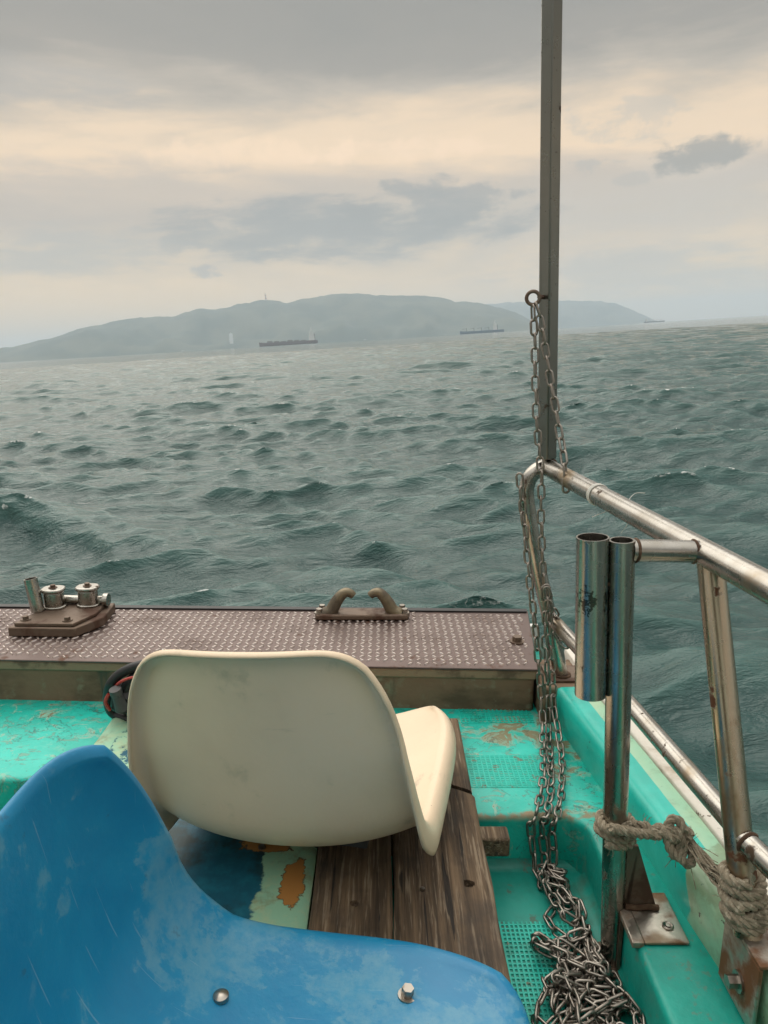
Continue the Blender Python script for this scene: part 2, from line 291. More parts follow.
# ------------------------------------------------------------------ mesh helpers
BOAT_ROOTS = []
class MB:
    def __init__(s): s.v, s.f = [], []
    def add(s, v, f):
        n = len(s.v); s.v += [tuple(p) for p in v]; s.f += [tuple(i + n for i in q) for q in f]; return s
    def box(s, a, b, m=None):
        v = [Vector((x, y, z)) for x in (a[0], b[0]) for y in (a[1], b[1]) for z in (a[2], b[2])]
        if m: v = [m @ p for p in v]
        return s.add(v, [(0, 1, 3, 2), (4, 6, 7, 5), (0, 4, 5, 1), (2, 3, 7, 6), (0, 2, 6, 4), (1, 5, 7, 3)])
    def prism(s, poly, z0, z1, m=None):
        n = len(poly); v = [Vector((x, y, z)) for z in (z0, z1) for x, y in poly]
        if m: v = [m @ p for p in v]
        return s.add(v, [tuple(range(n))[::-1], tuple(range(n, 2 * n))] + [(i, (i + 1) % n, n + (i + 1) % n, n + i) for i in range(n)])
    def tube(s, pts, r, n=12, closed=False, cap=True, hollow=0.):
        """round bar or pipe along points; r a number or one per point; hollow = wall thickness for an open-ended pipe"""
        pts = [Vector(p) for p in pts]; N = len(pts)
        rr = [r] * N if not hasattr(r, '__len__') else list(r)
        def ringset(rad, flip):
            t0 = (pts[1] - pts[0]).normalized(); up = Vector((0, 0, 1)) if abs(t0.z) < .9 else Vector((1, 0, 0))
            nrm = (up - t0 * up.dot(t0)).normalized(); vs = []
            tp = t0
            for i in range(N):
                if closed: t = (pts[(i + 1) % N] - pts[i - 1]).normalized()
                else: t = (pts[min(i + 1, N - 1)] - pts[max(i - 1, 0)]).normalized()
                q = tp.rotation_difference(t); nrm = (q @ nrm); nrm = (nrm - t * nrm.dot(t)).normalized(); tp = t
                bi = t.cross(nrm)
                vs += [pts[i] + (nrm * math.cos(2 * math.pi * j / n) + bi * math.sin(2 * math.pi * j / n)) * rad[i] for j in range(n)]
            fs = []
            for i in range(N if closed else N - 1):
                a, b = i * n, ((i + 1) % N) * n
                for j in range(n):
                    q = (a + j, a + (j + 1) % n, b + (j + 1) % n, b + j); fs.append(q[::-1] if flip else q)
            return vs, fs
        v, f = ringset(rr, False)
        if hollow:
            v2, f2 = ringset([x - hollow for x in rr], True); k = len(v); f += [tuple(i + k for i in q) for q in f2]; v += v2
            e = (N - 1) * n
            for j in range(n):
                j2 = (j + 1) % n
                f += [(j, k + j, k + j2, j2), (e + j, e + j2, k + e + j2, k + e + j)]
        elif cap and not closed:
            f += [tuple(range(n))[::-1], tuple(range((N - 1) * n, N * n))]
        return s.add(v, f)
    def cyl(s, c, axis, r, h, n=16, r2=None):
        c, a = Vector(c), Vector(axis).normalized(); return s.tube([c, c + a * h], [r, r if r2 is None else r2], n)
    def hexbolt(s, c, axis, r, h):
        c, a = Vector(c), Vector(axis).normalized()
        s.cyl(c, a, r * 1.55, h * .22, 16); s.cyl(c + a * h * .22, a, r, h * .78, 6); return s
    def torus(s, c, axis, R_, r, n=28, k=10):
        a = Vector(axis).normalized(); u = a.orthogonal().normalized(); b = a.cross(u); c = Vector(c)
        return s.tube([c + (u * math.cos(2 * math.pi * i / n) + b * math.sin(2 * math.pi * i / n)) * R_ for i in range(n)], r, k, closed=True)
    def mesh(s, name):
        me = bpy.data.meshes.new(name); me.from_pydata(s.v, [], s.f); me.update(); return me
def link(name, me, mat, parent=None, smooth=True, bevel=0, seg=2, sub=0, solid=0, angle=40):
    o = bpy.data.objects.new(name, me); COL.objects.link(o)
    if mat and not me.materials: me.materials.append(MAT[mat])
    if smooth:
        for p in me.polygons: p.use_smooth = True
        me.set_sharp_from_angle(angle=R(angle))
    if solid: x = o.modifiers.new('s', 'SOLIDIFY'); x.thickness = solid; x.offset = -1
    if bevel: x = o.modifiers.new('b', 'BEVEL'); x.width = bevel; x.segments = seg; x.limit_method = 'ANGLE'; x.angle_limit = R(35)
    if sub: x = o.modifiers.new('u', 'SUBSURF'); x.levels = x.render_levels = sub
    if parent: o.parent = parent
    return o
def part(name, mb, mat, parent, **kw): return link(name, mb.mesh(name), mat, parent, **kw)
def thing(name, label, cat, group=None, loc=(0, 0, 0), boat=True):
    o = bpy.data.objects.new(name, None); COL.objects.link(o); o.location = loc; o.empty_display_size = .05
    return tag(o, label, cat, group, boat)
def tag(o, label, cat, group=None, boat=True):
    o['label'] = label; o['category'] = cat
    if group: o['group'] = group
    if boat: BOAT_ROOTS.append(o)
    return o
def kid(o, parent):           # geometry was written in boat axes: keep it there under a parent placed at its base
    o.parent = parent; o.location = -parent.location; return o
def spline(pts, n=10, closed=False):
    pts = [Vector(p) for p in pts]; out = []; N = len(pts)
    for i in range(N if closed else N - 1):
        g = (lambda k: pts[k % N]) if closed else (lambda k: pts[min(max(k, 0), N - 1)])
        p0, p1, p2, p3 = g(i - 1), g(i), g(i + 1), g(i + 2)
        for j in range(n):
            t = j / n
            out.append(.5 * ((2 * p1) + (p2 - p0) * t + (2 * p0 - 5 * p1 + 4 * p2 - p3) * t * t + (3 * p1 - p0 - 3 * p2 + p3) * t ** 3))
    if not closed: out.append(pts[-1])
    return out
def resample(pts, step):
    out = [pts[0]]; acc = 0.
    for a, b in zip(pts, pts[1:]):
        L = (b - a).length
        if L < 1e-9: continue
        pos = step - acc
        while pos <= L: out.append(a + (b - a) * (pos / L)); pos += step
        acc = (acc + L) % step if True else 0
    return out

# ------------------------------------------------------------------ sea
def build_sea():
    th_fine = np.radians(np.linspace(-44, 44, 640)); th_rest = np.radians(np.linspace(44, 316, 90)[1:-1])
    th = np.concatenate([th_fine, th_rest]); nt = len(th)
    dth = np.abs(np.diff(np.concatenate([th, [th[0] + 2 * np.pi]])))
    r = [1.3]
    while r[-1] < 15000: r.append(r[-1] * (1.0056 if r[-1] < 14 else 1.0040 if r[-1] < 220 else 1.02))
    r = np.array(r); nr = len(r); dr = np.gradient(r)
    RR, TT = np.meshgrid(r, th, indexing='ij')
    sp = np.maximum(dr[:, None], RR * np.minimum(dth[None, :], .3))
    X = RR * np.sin(TT); Y = RR * np.cos(TT)
    Z = np.zeros_like(X); DX = np.zeros_like(X); DY = np.zeros_like(X); J = np.zeros_like(X)
    for i in range(230):
        lam = math.exp(rng.uniform(math.log(.26), math.log(13)))
        k = 2 * math.pi / lam
        ang = math.radians(-100 + rng.normal(0, 30 if lam < .9 else 17))    # travelling towards the boat, a little to the left
        amp = .0135 * lam ** .86 * math.exp(-(lam / 9.) ** 2) * rng.uniform(.5, 1.4) * .375
        if lam < 1.2: amp *= 1.35
        if 1.2 < lam < 4: amp *= 1.15
        ph = rng.uniform(0, 6.283)
        att = np.clip((lam / sp - 2.2) / 3.0, 0, 1)
        cx, cy = math.cos(ang), math.sin(ang)
        a = k * (X * cx + Y * cy) + ph
        s, c = np.sin(a) * att, np.cos(a) * att
        Z += amp * c; DX -= amp * 1. * cx * s; DY -= amp * 1. * cy * s; J += amp * k * c
    gust = 1 + .22 * np.sin(X * .11 + Y * .07 + 1) * np.sin(X * -.05 + Y * .13)
    Z *= gust
    co = np.stack([X + DX, Y + DY, Z], -1).reshape(-1, 3)
    idx = np.arange(nr * nt).reshape(nr, nt)
    a = idx[:-1]; b = idx[1:]
    q = np.stack([a, np.roll(a, -1, 1), np.roll(b, -1, 1), b], -1).reshape(-1, 4)[:, ::-1]
    me = bpy.data.meshes.new('sea')
    me.vertices.add(len(co)); me.vertices.foreach_set('co', co.ravel())
    me.loops.add(q.size); me.loops.foreach_set('vertex_index', q.ravel().astype(np.int32))
    me.polygons.add(len(q)); me.polygons.foreach_set('loop_start', np.arange(0, q.size, 4, dtype=np.int32)); me.polygons.foreach_set('loop_total', np.full(len(q), 4, np.int32))
    me.polygons.foreach_set('use_smooth', np.ones(len(q), bool))
    me.update(calc_edges=True)
    at = me.attributes.new('crest', 'FLOAT', 'POINT'); at.data.foreach_set('value', J.ravel().astype(np.float32))
    m = bpy.data.materials.new('sea_water'); m.use_nodes = True; k = Nodes(m.node_tree)
    out = k.n('ShaderNodeOutputMaterial'); bs = k.n('ShaderNodeBsdfPrincipled'); m.node_tree.links.new(bs.outputs[0], out.inputs[0])
    vec = k.n('ShaderNodeTexCoord').outputs['Object']
    cr = k.n('ShaderNodeAttribute', attribute_name='crest').outputs['Fac']
    fn = k.noise(vec, 5.5, 7, .7, .6)
    foam = k.m('MULTIPLY', k.ss(k.m('ADD', cr, k.m('MULTIPLY', k.m('SUBTRACT', fn, .5), .5)), .80, .92), k.ss(fn, .50, .62))
    wc = k.mix(k.ss(cr, -.35, .6), (.022, .060, .056), (.042, .102, .092))
    k.put(bs.inputs['Base Color'], k.mix(foam, wc, (.62, .64, .62)))
    k.put(bs.inputs['Roughness'], k.m('ADD', .07, k.m('MULTIPLY', foam, .6)))
    bs.inputs['IOR'].default_value = 1.333
    mp = k.n('ShaderNodeMapping'); k.put(mp.inputs[0], vec); mp.inputs[3].default_value = (.5, 1.35, 1); mp.inputs[2].default_value = (0, 0, R(-10))
    b1 = k.n('ShaderNodeBump'); k.put(b1.inputs['Height'], k.noise(mp.outputs[0], 4.2, 5, .62, .5)); b1.inputs['Distance'].default_value = .055
    b2 = k.n('ShaderNodeBump'); k.put(b2.inputs['Height'], k.noise(mp.outputs[0], 19, 4, .6, .3)); b2.inputs['Distance'].default_value = .010
    k.put(b2.inputs['Normal'], b1.outputs[0]); k.put(bs.inputs['Normal'], b2.outputs[0])
    me.materials.append(m)
    o = bpy.data.objects.new('sea', me); COL.objects.link(o); o['kind'] = 'structure'; o['label'] = 'choppy grey green sea'
    return o
build_sea()

# ------------------------------------------------------------------ far hills, ships, mast (world axes)
def far(px, py, d):
    a, e = azel(px, py); return Vector((math.sin(a) * d, math.cos(a) * d, EYE + d * math.tan(e)))
def hills(name, sil, d, depth, seed, foot=60):
    """terrain strip: the ridge heights come from the skyline, spurs run down to the shore"""
    xs = [p[0] for p in sil]
    nx, ny = 220, 26; v, f = [], []
    for i in range(nx):
        px = xs[0] + (xs[-1] - xs[0]) * i / (nx - 1); py = np.interp(px, xs, [p[1] for p in sil])
        top = far(px, py, d); h = max(top.z, 0.); a = azel(px, py)[0]
        for j in range(ny):
            t = j / (ny - 1); dd = d - depth * .45 + depth * t
            x, y = math.sin(a) * dd, math.cos(a) * dd
            s = t / .45 if t < .45 else (1 - t) / .55
            s = max(0, s); prof = s ** .8
            spur = mnoise.fractal(Vector((x * .0022 + seed, y * .0012, 0)), 1., 2., 5)
            z = h * (prof + .45 * spur * (1 - s) * min(1, s * 5)) + 11 * mnoise.fractal(Vector((x * .012, y * .012, seed)), 1., 2., 4) * min(1, h / 40) * min(1, s * 4)
            v.append((x, y, -3 if s == 0 else max(z, -3)))
    for i in range(nx - 1):
        for j in range(ny - 1):
            a_ = i * ny + j; f.append((a_, a_ + ny, a_ + ny + 1, a_ + 1))
    o = part(name, MB().add(v, f), 'forest', None); o['kind'] = 'structure'
    return o
hills('hills', [(-260, 374), (-180, 368), (-90, 360), (-30, 355), (0, 349), (20, 345), (42, 340), (62, 334), (82, 327), (120, 320), (150, 316), (175, 315), (188, 311), (202, 307), (214, 309), (238, 304), (262, 300), (274, 300), (286, 303), (300, 299), (318, 296), (335, 293), (365, 293), (385, 295), (420, 295), (440, 297), (455, 301), (475, 302), (500, 307), (520, 314), (535, 322), (560, 330)], 6200, 2600, 3.1)
hills('distant_hills', [(380, 328), (430, 312), (480, 304), (510, 302), (545, 301), (575, 300), (600, 301), (615, 303), (628, 308), (640, 313), (652, 319), (665, 325)], 10500, 3000, 8.3)
def mast():
    b = far(266, 301, 6200 - 40); b.z -= 8
    t = thing('radio_mast', 'red and white lattice mast on top of the hazy hill', 'mast', boat=False, loc=b)
    H = 66
    for s in range(6):
        r0, r1 = 7 * (1 - s / 7), 7 * (1 - (s + 1) / 7); z0, z1 = H * s / 6, H * (s + 1) / 6; mb = MB()
        for q in range(4):
            a0, a1 = q * math.pi / 2, (q + 1) * math.pi / 2
            p = lambda a, r_, z: (math.cos(a) * r_, math.sin(a) * r_, z)
            mb.tube([p(a0, r0, z0), p(a0, r1, z1)], 1.5, 4); mb.tube([p(a0, r0, z0), p(a1, r1, z1)], 1., 4); mb.tube([p(a0, r1, z1), p(a1, r1, z1)], 1., 4)
        part('mast_section', mb, 'ship_white' if s % 2 else 'mast_red', t)
mast()
def ship(label, px, py, d, Lpx, hull, deck, house_at, kind, group='cargo ships at anchor off the hills'):
    c = far(px, py, d); c.z = 0; a = math.atan2(c.x, c.y); L = Lpx / FPX * d * 1.0
    t = thing('cargo_ship', label, 'ship', group, boat=False, loc=c); t.rotation_euler.z = -a
    B, D = L * .14, L * .055
    st = [(-.5, .85, .95), (-.47, .95, 1), (-.3, 1, 1), (.3, 1, 1), (.42, .7, 1.08), (.48, .3, 1.22), (.505, .03, 1.3)]
    v, f = [], []
    for x, wv, hz in st:
        x *= L * (1 if house_at < 0 else -1)
        for (yy, zz) in ((-.5 * wv, hz), (-.46 * wv, .3), (-.3 * wv, -.5), (.3 * wv, -.5), (.46 * wv, .3), (.5 * wv, hz)): v.append((x, yy * B, zz * D))
    for i in range(len(st) - 1):
        for j in range(5): f.append((i * 6 + j, i * 6 + j + 1, i * 6 + 7 + j, i * 6 + 6 + j))
        f.append((i * 6 + 5, i * 6, i * 6 + 6, i * 6 + 11))
    f += [tuple(range(6)), tuple(range((len(st) - 1) * 6, len(st) * 6))]
    part('hull', MB().add(v, f), hull, t, smooth=False)
    hx = house_at * L; hb = MB()
    for q, (wx, hz) in enumerate(((.095, .075), (.08, .045), (.06, .03))):
        z0 = D + sum((.075, .045, .03)[:q]) * L
        hb.box((hx - wx * L / 2, -B * .42, z0), (hx + wx * L / 2, B * .42, z0 + hz * L - .3))
    hb.box((hx - .016 * L, -B * .5, D + .15 * L), (hx + .016 * L, B * .5, D + .165 * L))
    hb.tube([(hx, 0, D + .165 * L), (hx, 0, D + .215 * L)], .004 * L, 6)
    part('superstructure', hb, 'ship_white', t, smooth=False)
    fx = hx + (-.03 if house_at < 0 else .03) * L * 1.6
    part('funnel', MB().tube([(fx, 0, D), (fx, 0, D + .105 * L)], .014 * L, 8), deck, t)
    sg = 1 if house_at < 0 else -1
    if kind == 'hatches':
        for q in range(6):
            x0 = hx + sg * (.1 + q * .115) * L
            part('hatch', MB().box((min(x0, x0 + sg * .09 * L), -B * .35, D), (max(x0, x0 + sg * .09 * L), B * .35, D + (.014 + .006 * (q % 3)) * L)), deck, t, smooth=False)
    else:
        for q in range(4):
            x0 = hx + sg * (.14 + q * .17) * L
            part('deck_crane', MB().tube([(x0, 0, D), (x0, 0, D + .07 * L)], .007 * L, 6).tube([(x0, 0, D + .065 * L), (x0 + sg * .1 * L, 0, D + .05 * L)], .004 * L, 5), deck, t)
    return t
ship('long dark red ship with white superstructure at its right end', 289, 346, 2900, 56, 'ship_red', 'ship_deck', .40, 'hatches')
ship('blue grey freighter just left of the vertical pole', 482, 334, 3000, 42, 'ship_blue', 'ship_dark', .30, 'cranes')
ship('small faint ship on the horizon right of the vertical pole', 654, 322, 5200, 18, 'ship_dark', 'ship_dark', -.35, 'cranes')
ship('tiny ship between the red ship and the blue freighter', 447, 336, 5200, 9, 'ship_dark', 'ship_dark', .3, 'hatches')
def house(label, px, py, d, wpx, hpx, mat='house_white'):
    c = far(px, py, d); h = hpx / FPX * d; ww = wpx / FPX * d
    t = thing('shore_building', label, 'building', 'pale buildings along the foot of the hills', boat=False, loc=(c.x, c.y, c.z - h / 2)); t.rotation_euler.z = -math.atan2(c.x, c.y)
    part('wall', MB().box((-ww / 2, -ww * .4, -25), (ww / 2, ww * .4, h)), mat, t, smooth=False)
    part('roof', MB().prism([(-ww * .55, -.1), (ww * .55, -.1), (0, h * .35)], -ww * .45, ww * .45, Matrix.Translation((0, 0, h)) @ Matrix.Rotation(R(90), 4, 'X')), 'ship_dark' if mat != 'house_white' else 'house_white', t, smooth=False)
house('bright white building halfway up the hill left of the red ship', 231, 337, 5000, 3.4, 5)
for q, (px, py, ww, hh, lb) in enumerate(((183, 352, 3.5, 1.6, 'pale shore building left of the bright white one'), (203, 351, 2.5, 1.4, 'small pale shore building below the bright white one'), (365, 341, 3, 1.8, 'pale shore building right of the red ship'))):
    house(lb, px, py, 4950, ww, hh)

# ------------------------------------------------------------------ the boat
MIDX = -.6
ZD, ZF, ZB = -.82, -.92, -.73              # aft deck and side ledge, sunken floor, bulwark top
XI = [(1.475, .370), (1.30, .391), (1.016, .4235), (.908, .4325), (.80, .4435), (.55, .468), (.2, .495), (-1.2, .56)]
def xi(y):
    ys = [p[0] for p in XI][::-1]; return float(np.interp(y, ys, [p[1] for p in XI][::-1]))
boat = thing('fishing_boat', 'small teal painted fishing boat with white gunwale seen at its stern', 'boat', loc=(0, 1.0, -1.9))
def bpart(name, mb, mat, **kw): return kid(part(name, mb, mat, None, **kw), boat)

# deck slab: aft deck joined to the side ledges round the sunken floor
WX0, WX1 = 2 * MIDX - .35, .352
poly = [(-1.62, -1.2), (-1.62, 1.9), (.42, 1.9), (xi(1.3) + .012, 1.3), (xi(1.0) + .012, 1.0), (xi(.5) + .012, .5), (xi(-1.2) + .012, -1.2), (WX1, -1.2), (WX1, 1.06)]
for q in range(7): a = q / 6 * math.pi / 2; poly.append((WX1 - .04 + .04 * math.cos(a), 1.11 + .04 * math.sin(a)))
poly += [(-.50, 1.15), (-.53, 1.262), (WX0, 1.275), (WX0, -1.2)]
poly = poly[::-1]
me = MB().prism(poly, ZF - .03, ZD).mesh('deck')
bm = bmesh.new(); bm.from_mesh(me); bmesh.ops.recalc_face_normals(bm, faces=bm.faces)
es = [e for e in bm.edges if all(abs(v.co.z - ZD) < 1e-5 for v in e.verts) and all(WX0 - .01 < v.co.x < WX1 + .01 and v.co.y < 1.29 for v in e.verts)]
bmesh.ops.bevel(bm, geom=es, offset=.012, segments=4, affect='EDGES', profile=.5); bm.to_mesh(me); bm.free()
deck = kid(link('deck', me, 'deck_paint'), boat)
bpart('floor', MB().box((WX0 - .01, -1.2, ZF - .05), (WX1 + .01, 1.285, ZF)), 'floor_paint', smooth=False)
fil = MB()                                        # rounded foot between floor and ledge walls
def fillet(mb, pts, nrm, r, n=5):
    v, f = [], []
    for p in pts:
        p = Vector(p); u = Vector(nrm)
        for q in range(n + 1):
            a = q / n * math.pi / 2
            v.append(p + u * (r - r * math.sin(a)) + Vector((0, 0, r - r * math.cos(a))))
    for i in range(len(pts) - 1):
        for q in range(n): b_ = i * (n + 1) + q; f.append((b_, b_ + 1, b_ + n + 2, b_ + n + 1))
    return mb.add(v, f)
fillet(fil, [(WX1 + .001, y, ZF) for y in (1.12, .5, -1.2)], (-1, 0, 0), .02); fillet(fil, [(x, 1.151, ZF) for x in (WX1 - .01, .2, -.4)], (0, -1, 0), .02)
bpart('floor_fillet', fil, 'floor_paint')

def grid(name, x0, x1, y0, y1, z, px_, py_, bw, bh, inside=lambda x, y: True):
    mb = MB(); x = x0
    while x <= x1:
        mb.box((x - bw / 2, y0, z - .002), (x + bw / 2, y1, z + bh)); x += px_
    y = y0
    while y <= y1:
        mb.box((x0, y - bw / 2, z - .002), (x1, y + bw / 2, z + bh - .0006)); y += py_
    o = bpart(name, mb, 'grid_paint', smooth=False); o['kind'] = 'stuff'; return o
grid('anti_slip_grid', .165, .30, .55, 1.015, ZF, .0072, .0085, .0030, .0022)
grid('anti_slip_grid', .165, .305, 1.235, 1.345, ZD, .0095, .0060, .0028, .0013)
grid('anti_slip_grid', .17, .33, 1.475, 1.545, ZD, .0095, .0100, .0030, .0016)

# bulwark: the section is lofted along the side, mirrored for the far side
def bulwark(sgn):
    sec = [(.010, -.835), (.006, -.815), (.002, -.79), (.0, -.765), (.001, -.748), (.006, -.737), (.014, -.7325), (.03, -.7310), (.050, -.7297), (.066, -.7280), (.070, -.7288), (.0715, -.745)]
    acc = [0.]
    for a, b in zip(sec, sec[1:]): acc.append(acc[-1] + math.hypot(b[0] - a[0], b[1] - a[1]))
    ys = list(np.linspace(1.462, -1.2, 90)); v, f, u = [], [], []; n = len(sec)
    ends = [(1.475, .0)]
    for y in [1.475, 1.4725, 1.468] + ys:
        k = {1.475: .012, 1.4725: .006, 1.468: .002}.get(y, 0)
        for (dx_, z), a in zip(sec, acc):
            x = xi(y) + min(max(dx_, k), .0715) + .0012 * mnoise.noise(Vector((y * 6, z * 10, 1)))
            v.append((x, y, min(z, -.7275 - k) if k else z)); u.append(a)
    rows = len(v) // n
    for i in range(rows - 1):
        for j in range(n - 1):
            q = (i * n + j, i * n + j + 1, (i + 1) * n + j + 1, (i + 1) * n + j); f.append(q)
    f.append(tuple(range(n)))
    if sgn < 0: v = [(2 * MIDX - x, y, z) for x, y, z in v]; f = [q[::-1] for q in f]
    me = MB().add(v, f).mesh('bulwark'); at = me.attributes.new('across', 'FLOAT', 'POINT'); at.data.foreach_set('value', u)
    bm = bmesh.new(); bm.from_mesh(me); bmesh.ops.recalc_face_normals(bm, faces=bm.faces); bm.to_mesh(me); bm.free()
    o = kid(link('bulwark', me, 'bulwark_paint', angle=60), boat)
    g = MB(); v, f = [], []
    sec2 = [(.0735, -.76), (.0740, -.7285), (.0760, -.7255), (.098, -.7255), (.105, -.728), (.109, -.735), (.110, -.80)]
    yy = [1.66, 1.655, 1.64] + list(np.linspace(1.62, -1.2, 60))
    for y in yy:
        for dx_, z in sec2:
            x = xi(min(y, 1.475)) - (.10 * max(0, y - 1.5) ** 1.3 if y > 1.5 else 0) + dx_
            if y > 1.62: x = min(x, xi(1.475) + .0735 + .030 * (1.66 - y) / .04 + .004)
            v.append((x if sgn > 0 else 2 * MIDX - x, y, z))
    n = len(sec2)
    for i in range(len(yy) - 1):
        for j in range(n - 1):
            q = (i * n + j, i * n + j + 1, (i + 1) * n + j + 1, (i + 1) * n + j); f.append(q if sgn > 0 else q[::-1])
    f.append(tuple(range(n)))
    bpart('gunwale', MB().add(v, f), 'gunwale_white', angle=60)
    v, f = [], []
    for y in np.linspace(1.9, -1.2, 24):
        x = xi(min(y, 1.475)) + .104 - (.12 * max(0, y - 1.45))
        for (dx_, z) in ((0, -.79), (-.01, -.95), (-.06, -1.5), (-.2, -2.1), (-.6, -2.4)): v.append((x + dx_ if sgn > 0 else 2 * MIDX - x - dx_, y, z))
    for i in range(23):
        for j in range(4):
            q = (i * 5 + j, i * 5 + j + 1, i * 5 + 6 + j, i * 5 + 5 + j); f.append(q if sgn > 0 else q[::-1])
    bpart('hull_side', MB().add(v, f), 'hull_white')
bulwark(1); bulwark(-1)
bpart('transom', MB().prism([(-1.62, -.76), (.42, -.76), (.40, -1.2), (.25, -2.1), (-.1, -2.4), (-1.1, -2.4), (-1.45, -2.1), (-1.6, -1.2)], -1.905, -1.885, Matrix.Rotation(R(90), 4, 'X')), 'hull_white')
bpart('stern_corner', MB().box((.346, 1.478, -.83), (xi(1.475) + .071, 1.63, -.738)), 'locker_side', bevel=.006)

# cabin added unseen behind the photographer to block and bounce sky light; tubes mirror it
wh = thing('added_cabin', 'white cabin with roof added out of view to block and bounce sky light', 'cabin', loc=(MIDX, -.85, ZF))
kid(part('wall', MB().box((-1.55, -.92, ZF), (-.95, -.86, 1.0)).box((-.25, -.92, ZF), (.34, -.86, 1.0)).box((-.95, -.92, .85), (-.25, -.86, 1.0)), 'hull_white', None, bevel=.01), wh)
kid(part('door', MB().box((-.945, -.915, ZF + .01), (-.255, -.88, .845)), 'old_wood', None, bevel=.006), wh)
kid(part('roof', MB().box((-1.65, -2.2, 1.0), (.45, -.55, 1.06)), 'hull_white', None, bevel=.02), wh)
for px_ in (-1.5, .30): kid(part('roof_post', MB().tube([(px_, -.62, 1.0), (px_, -.62, ZF)], .02, 12), 'hull_white', None), wh)

# stern locker with its checker plate
LA = [(-1.54, 1.612), (.337, 1.5285), (.383, 1.884), (-1.54, 1.935)]
lock = bpart('stern_locker', MB().prism(LA, ZD - .01, -.7235), 'locker_side', bevel=.008)
def inset(p, d): c = Vector((-.58, 1.74)); return [(x + (d if x < c.x else -d), y + (d if y < c.y else -d)) for x, y in p]
lipo = part('lip', MB().prism(inset(LA, -.003), -.744, -.7215), 'locker_lip', lock, bevel=.004)
plate = part('checker_plate', MB().prism(inset(LA, -.006), -.7213, -.7165), 'checker_plate', lock, bevel=.0015, seg=1)
edge = part('edge_strip', MB().prism([(LA[3][0], LA[3][1] - .012), (LA[2][0], LA[2][1] - .012), (LA[2][0] + .004, LA[2][1] + .008), (LA[3][0], LA[3][1] + .008)], -.7163, -.7120), 'black_rubber', lock)
tb = MB(); pit = .0186
for i in range(-5, 110):
    for j in range(0, 30):
        x = -1.54 + i * pit; y = 1.535 + j * pit
        sx, sy = x, y
        yf = np.interp(sx, [-1.54, .337], [1.612, 1.5285]) + .012; yb = np.interp(sx, [-1.54, .383], [1.935, 1.884]) - .022
        if not (yf < sy < yb and -1.52 < sx < .325 + (sy - 1.53) * .12): continue
        a = R(48 if (i + j) % 2 else -48); ca, sa = math.cos(a), math.sin(a); L_, wd, h = .0100, .0030, .0026
        base_ = [(-L_, 0), (-L_ * .3, -wd), (L_ * .3, -wd), (L_, 0), (L_ * .3, wd), (-L_ * .3, wd)]
        top_ = [(-L_ * .75, 0), (-L_ * .25, -wd * .45), (L_ * .25, -wd * .45), (L_ * .75, 0), (L_ * .25, wd * .45), (-L_ * .25, wd * .45)]
        jx, jy = random.uniform(-.0006, .0006), random.uniform(-.0006, .0006)
        vv = [(sx + jx + p[0] * ca - p[1] * sa, sy + jy + p[0] * sa + p[1] * ca, -.7168) for p in base_] + [(sx + jx + p[0] * ca - p[1] * sa, sy + jy + p[0] * sa + p[1] * ca, -.7165 + h) for p in top_]
        tb.add(vv, [(6, 7, 8, 9, 10, 11)] + [(q, (q + 1) % 6, 6 + (q + 1) % 6, 6 + q) for q in range(6)])
tr = part('raised_tread', tb, 'tread', lock, smooth=False); tr['kind'] = 'stuff'
part('bolt', MB().hexbolt(P(517, 642, z=-.7165), (0, 0, 1), .0115, .015), 'rusty_steel', lock, smooth=False)
part('eye_bolt', MB().torus(P(163, 652, z=-.709), (1, .3, 0), .006, .002, 14, 6).cyl(P(163, 655, z=-.7165), (0, 0, 1), .006, .004, 10), 'white_nylon', lock)

# ------------------------------------------------------------------ mooring roller on the left of the locker
ZT = -.7145
rb = thing('mooring_roller', 'rusty steel mooring fitting with short pipe and two rollers, left on the checker plate', 'deck fitting', loc=(-.83, 1.8, ZT))
def rpart(name, mb, mat, **kw): return kid(part(name, mb, mat, None, **kw), rb)
q4 = [(-.925, 1.705), (-.757, 1.70), (-.715, 1.775), (-.722, 1.88), (-.87, 1.89)]
base = rpart('base_block', MB().prism(q4, ZT, ZT + .024), 'rusty_steel', bevel=.003)
q5 = [(-.912, 1.712), (-.765, 1.708), (-.735, 1.78), (-.738, 1.872), (-.868, 1.88)]
tp = rpart('top_plate', MB().prism(q5, ZT + .0243, ZT + .033), 'rusty_steel', bevel=.002)
zt = ZT + .033
for (bx_, by_) in ((-.893, 1.735), (-.787, 1.73), (-.76, 1.85)): part('bolt', MB().hexbolt((bx_, by_, zt), (0, 0, 1), .008, .010), 'rusty_steel', tp, smooth=False)
c0 = P(38, 611, z=zt)
rpart('pipe', MB().tube([c0, c0 + Vector((-.012, .004, .086))], .0165, 20, hollow=.003), 'stainless')
def roller_block(c):
    mb = MB(); r = .030
    pl = []
    for q in range(20):
        a = 2 * math.pi * q / 20; s_ = .8
        pl.append((c[0] + math.copysign(abs(math.cos(a)) ** s_, math.cos(a)) * r, c[1] + math.copysign(abs(math.sin(a)) ** s_, math.sin(a)) * r * .85))
    b_ = rpart('roller', MB().prism([(c[0] + (x - c[0]) * .82, c[1] + (y - c[1]) * .82) for x, y in pl], zt, zt + .043), 'stainless', bevel=.003)
    part('cap', MB().prism(pl, zt + .0432, zt + .053), 'stainless', b_, bevel=.004, seg=3)
    part('flange', MB().prism(pl, zt - .0005, zt + .006), 'stainless', b_, bevel=.002)
    part('bolt', MB().hexbolt((c[0], c[1], zt + .053), (0, 0, 1), .007, .008), 'rusty_steel', b_, smooth=False)
roller_block(P(55, 607, z=zt)); roller_block(P(89, 605, z=zt))
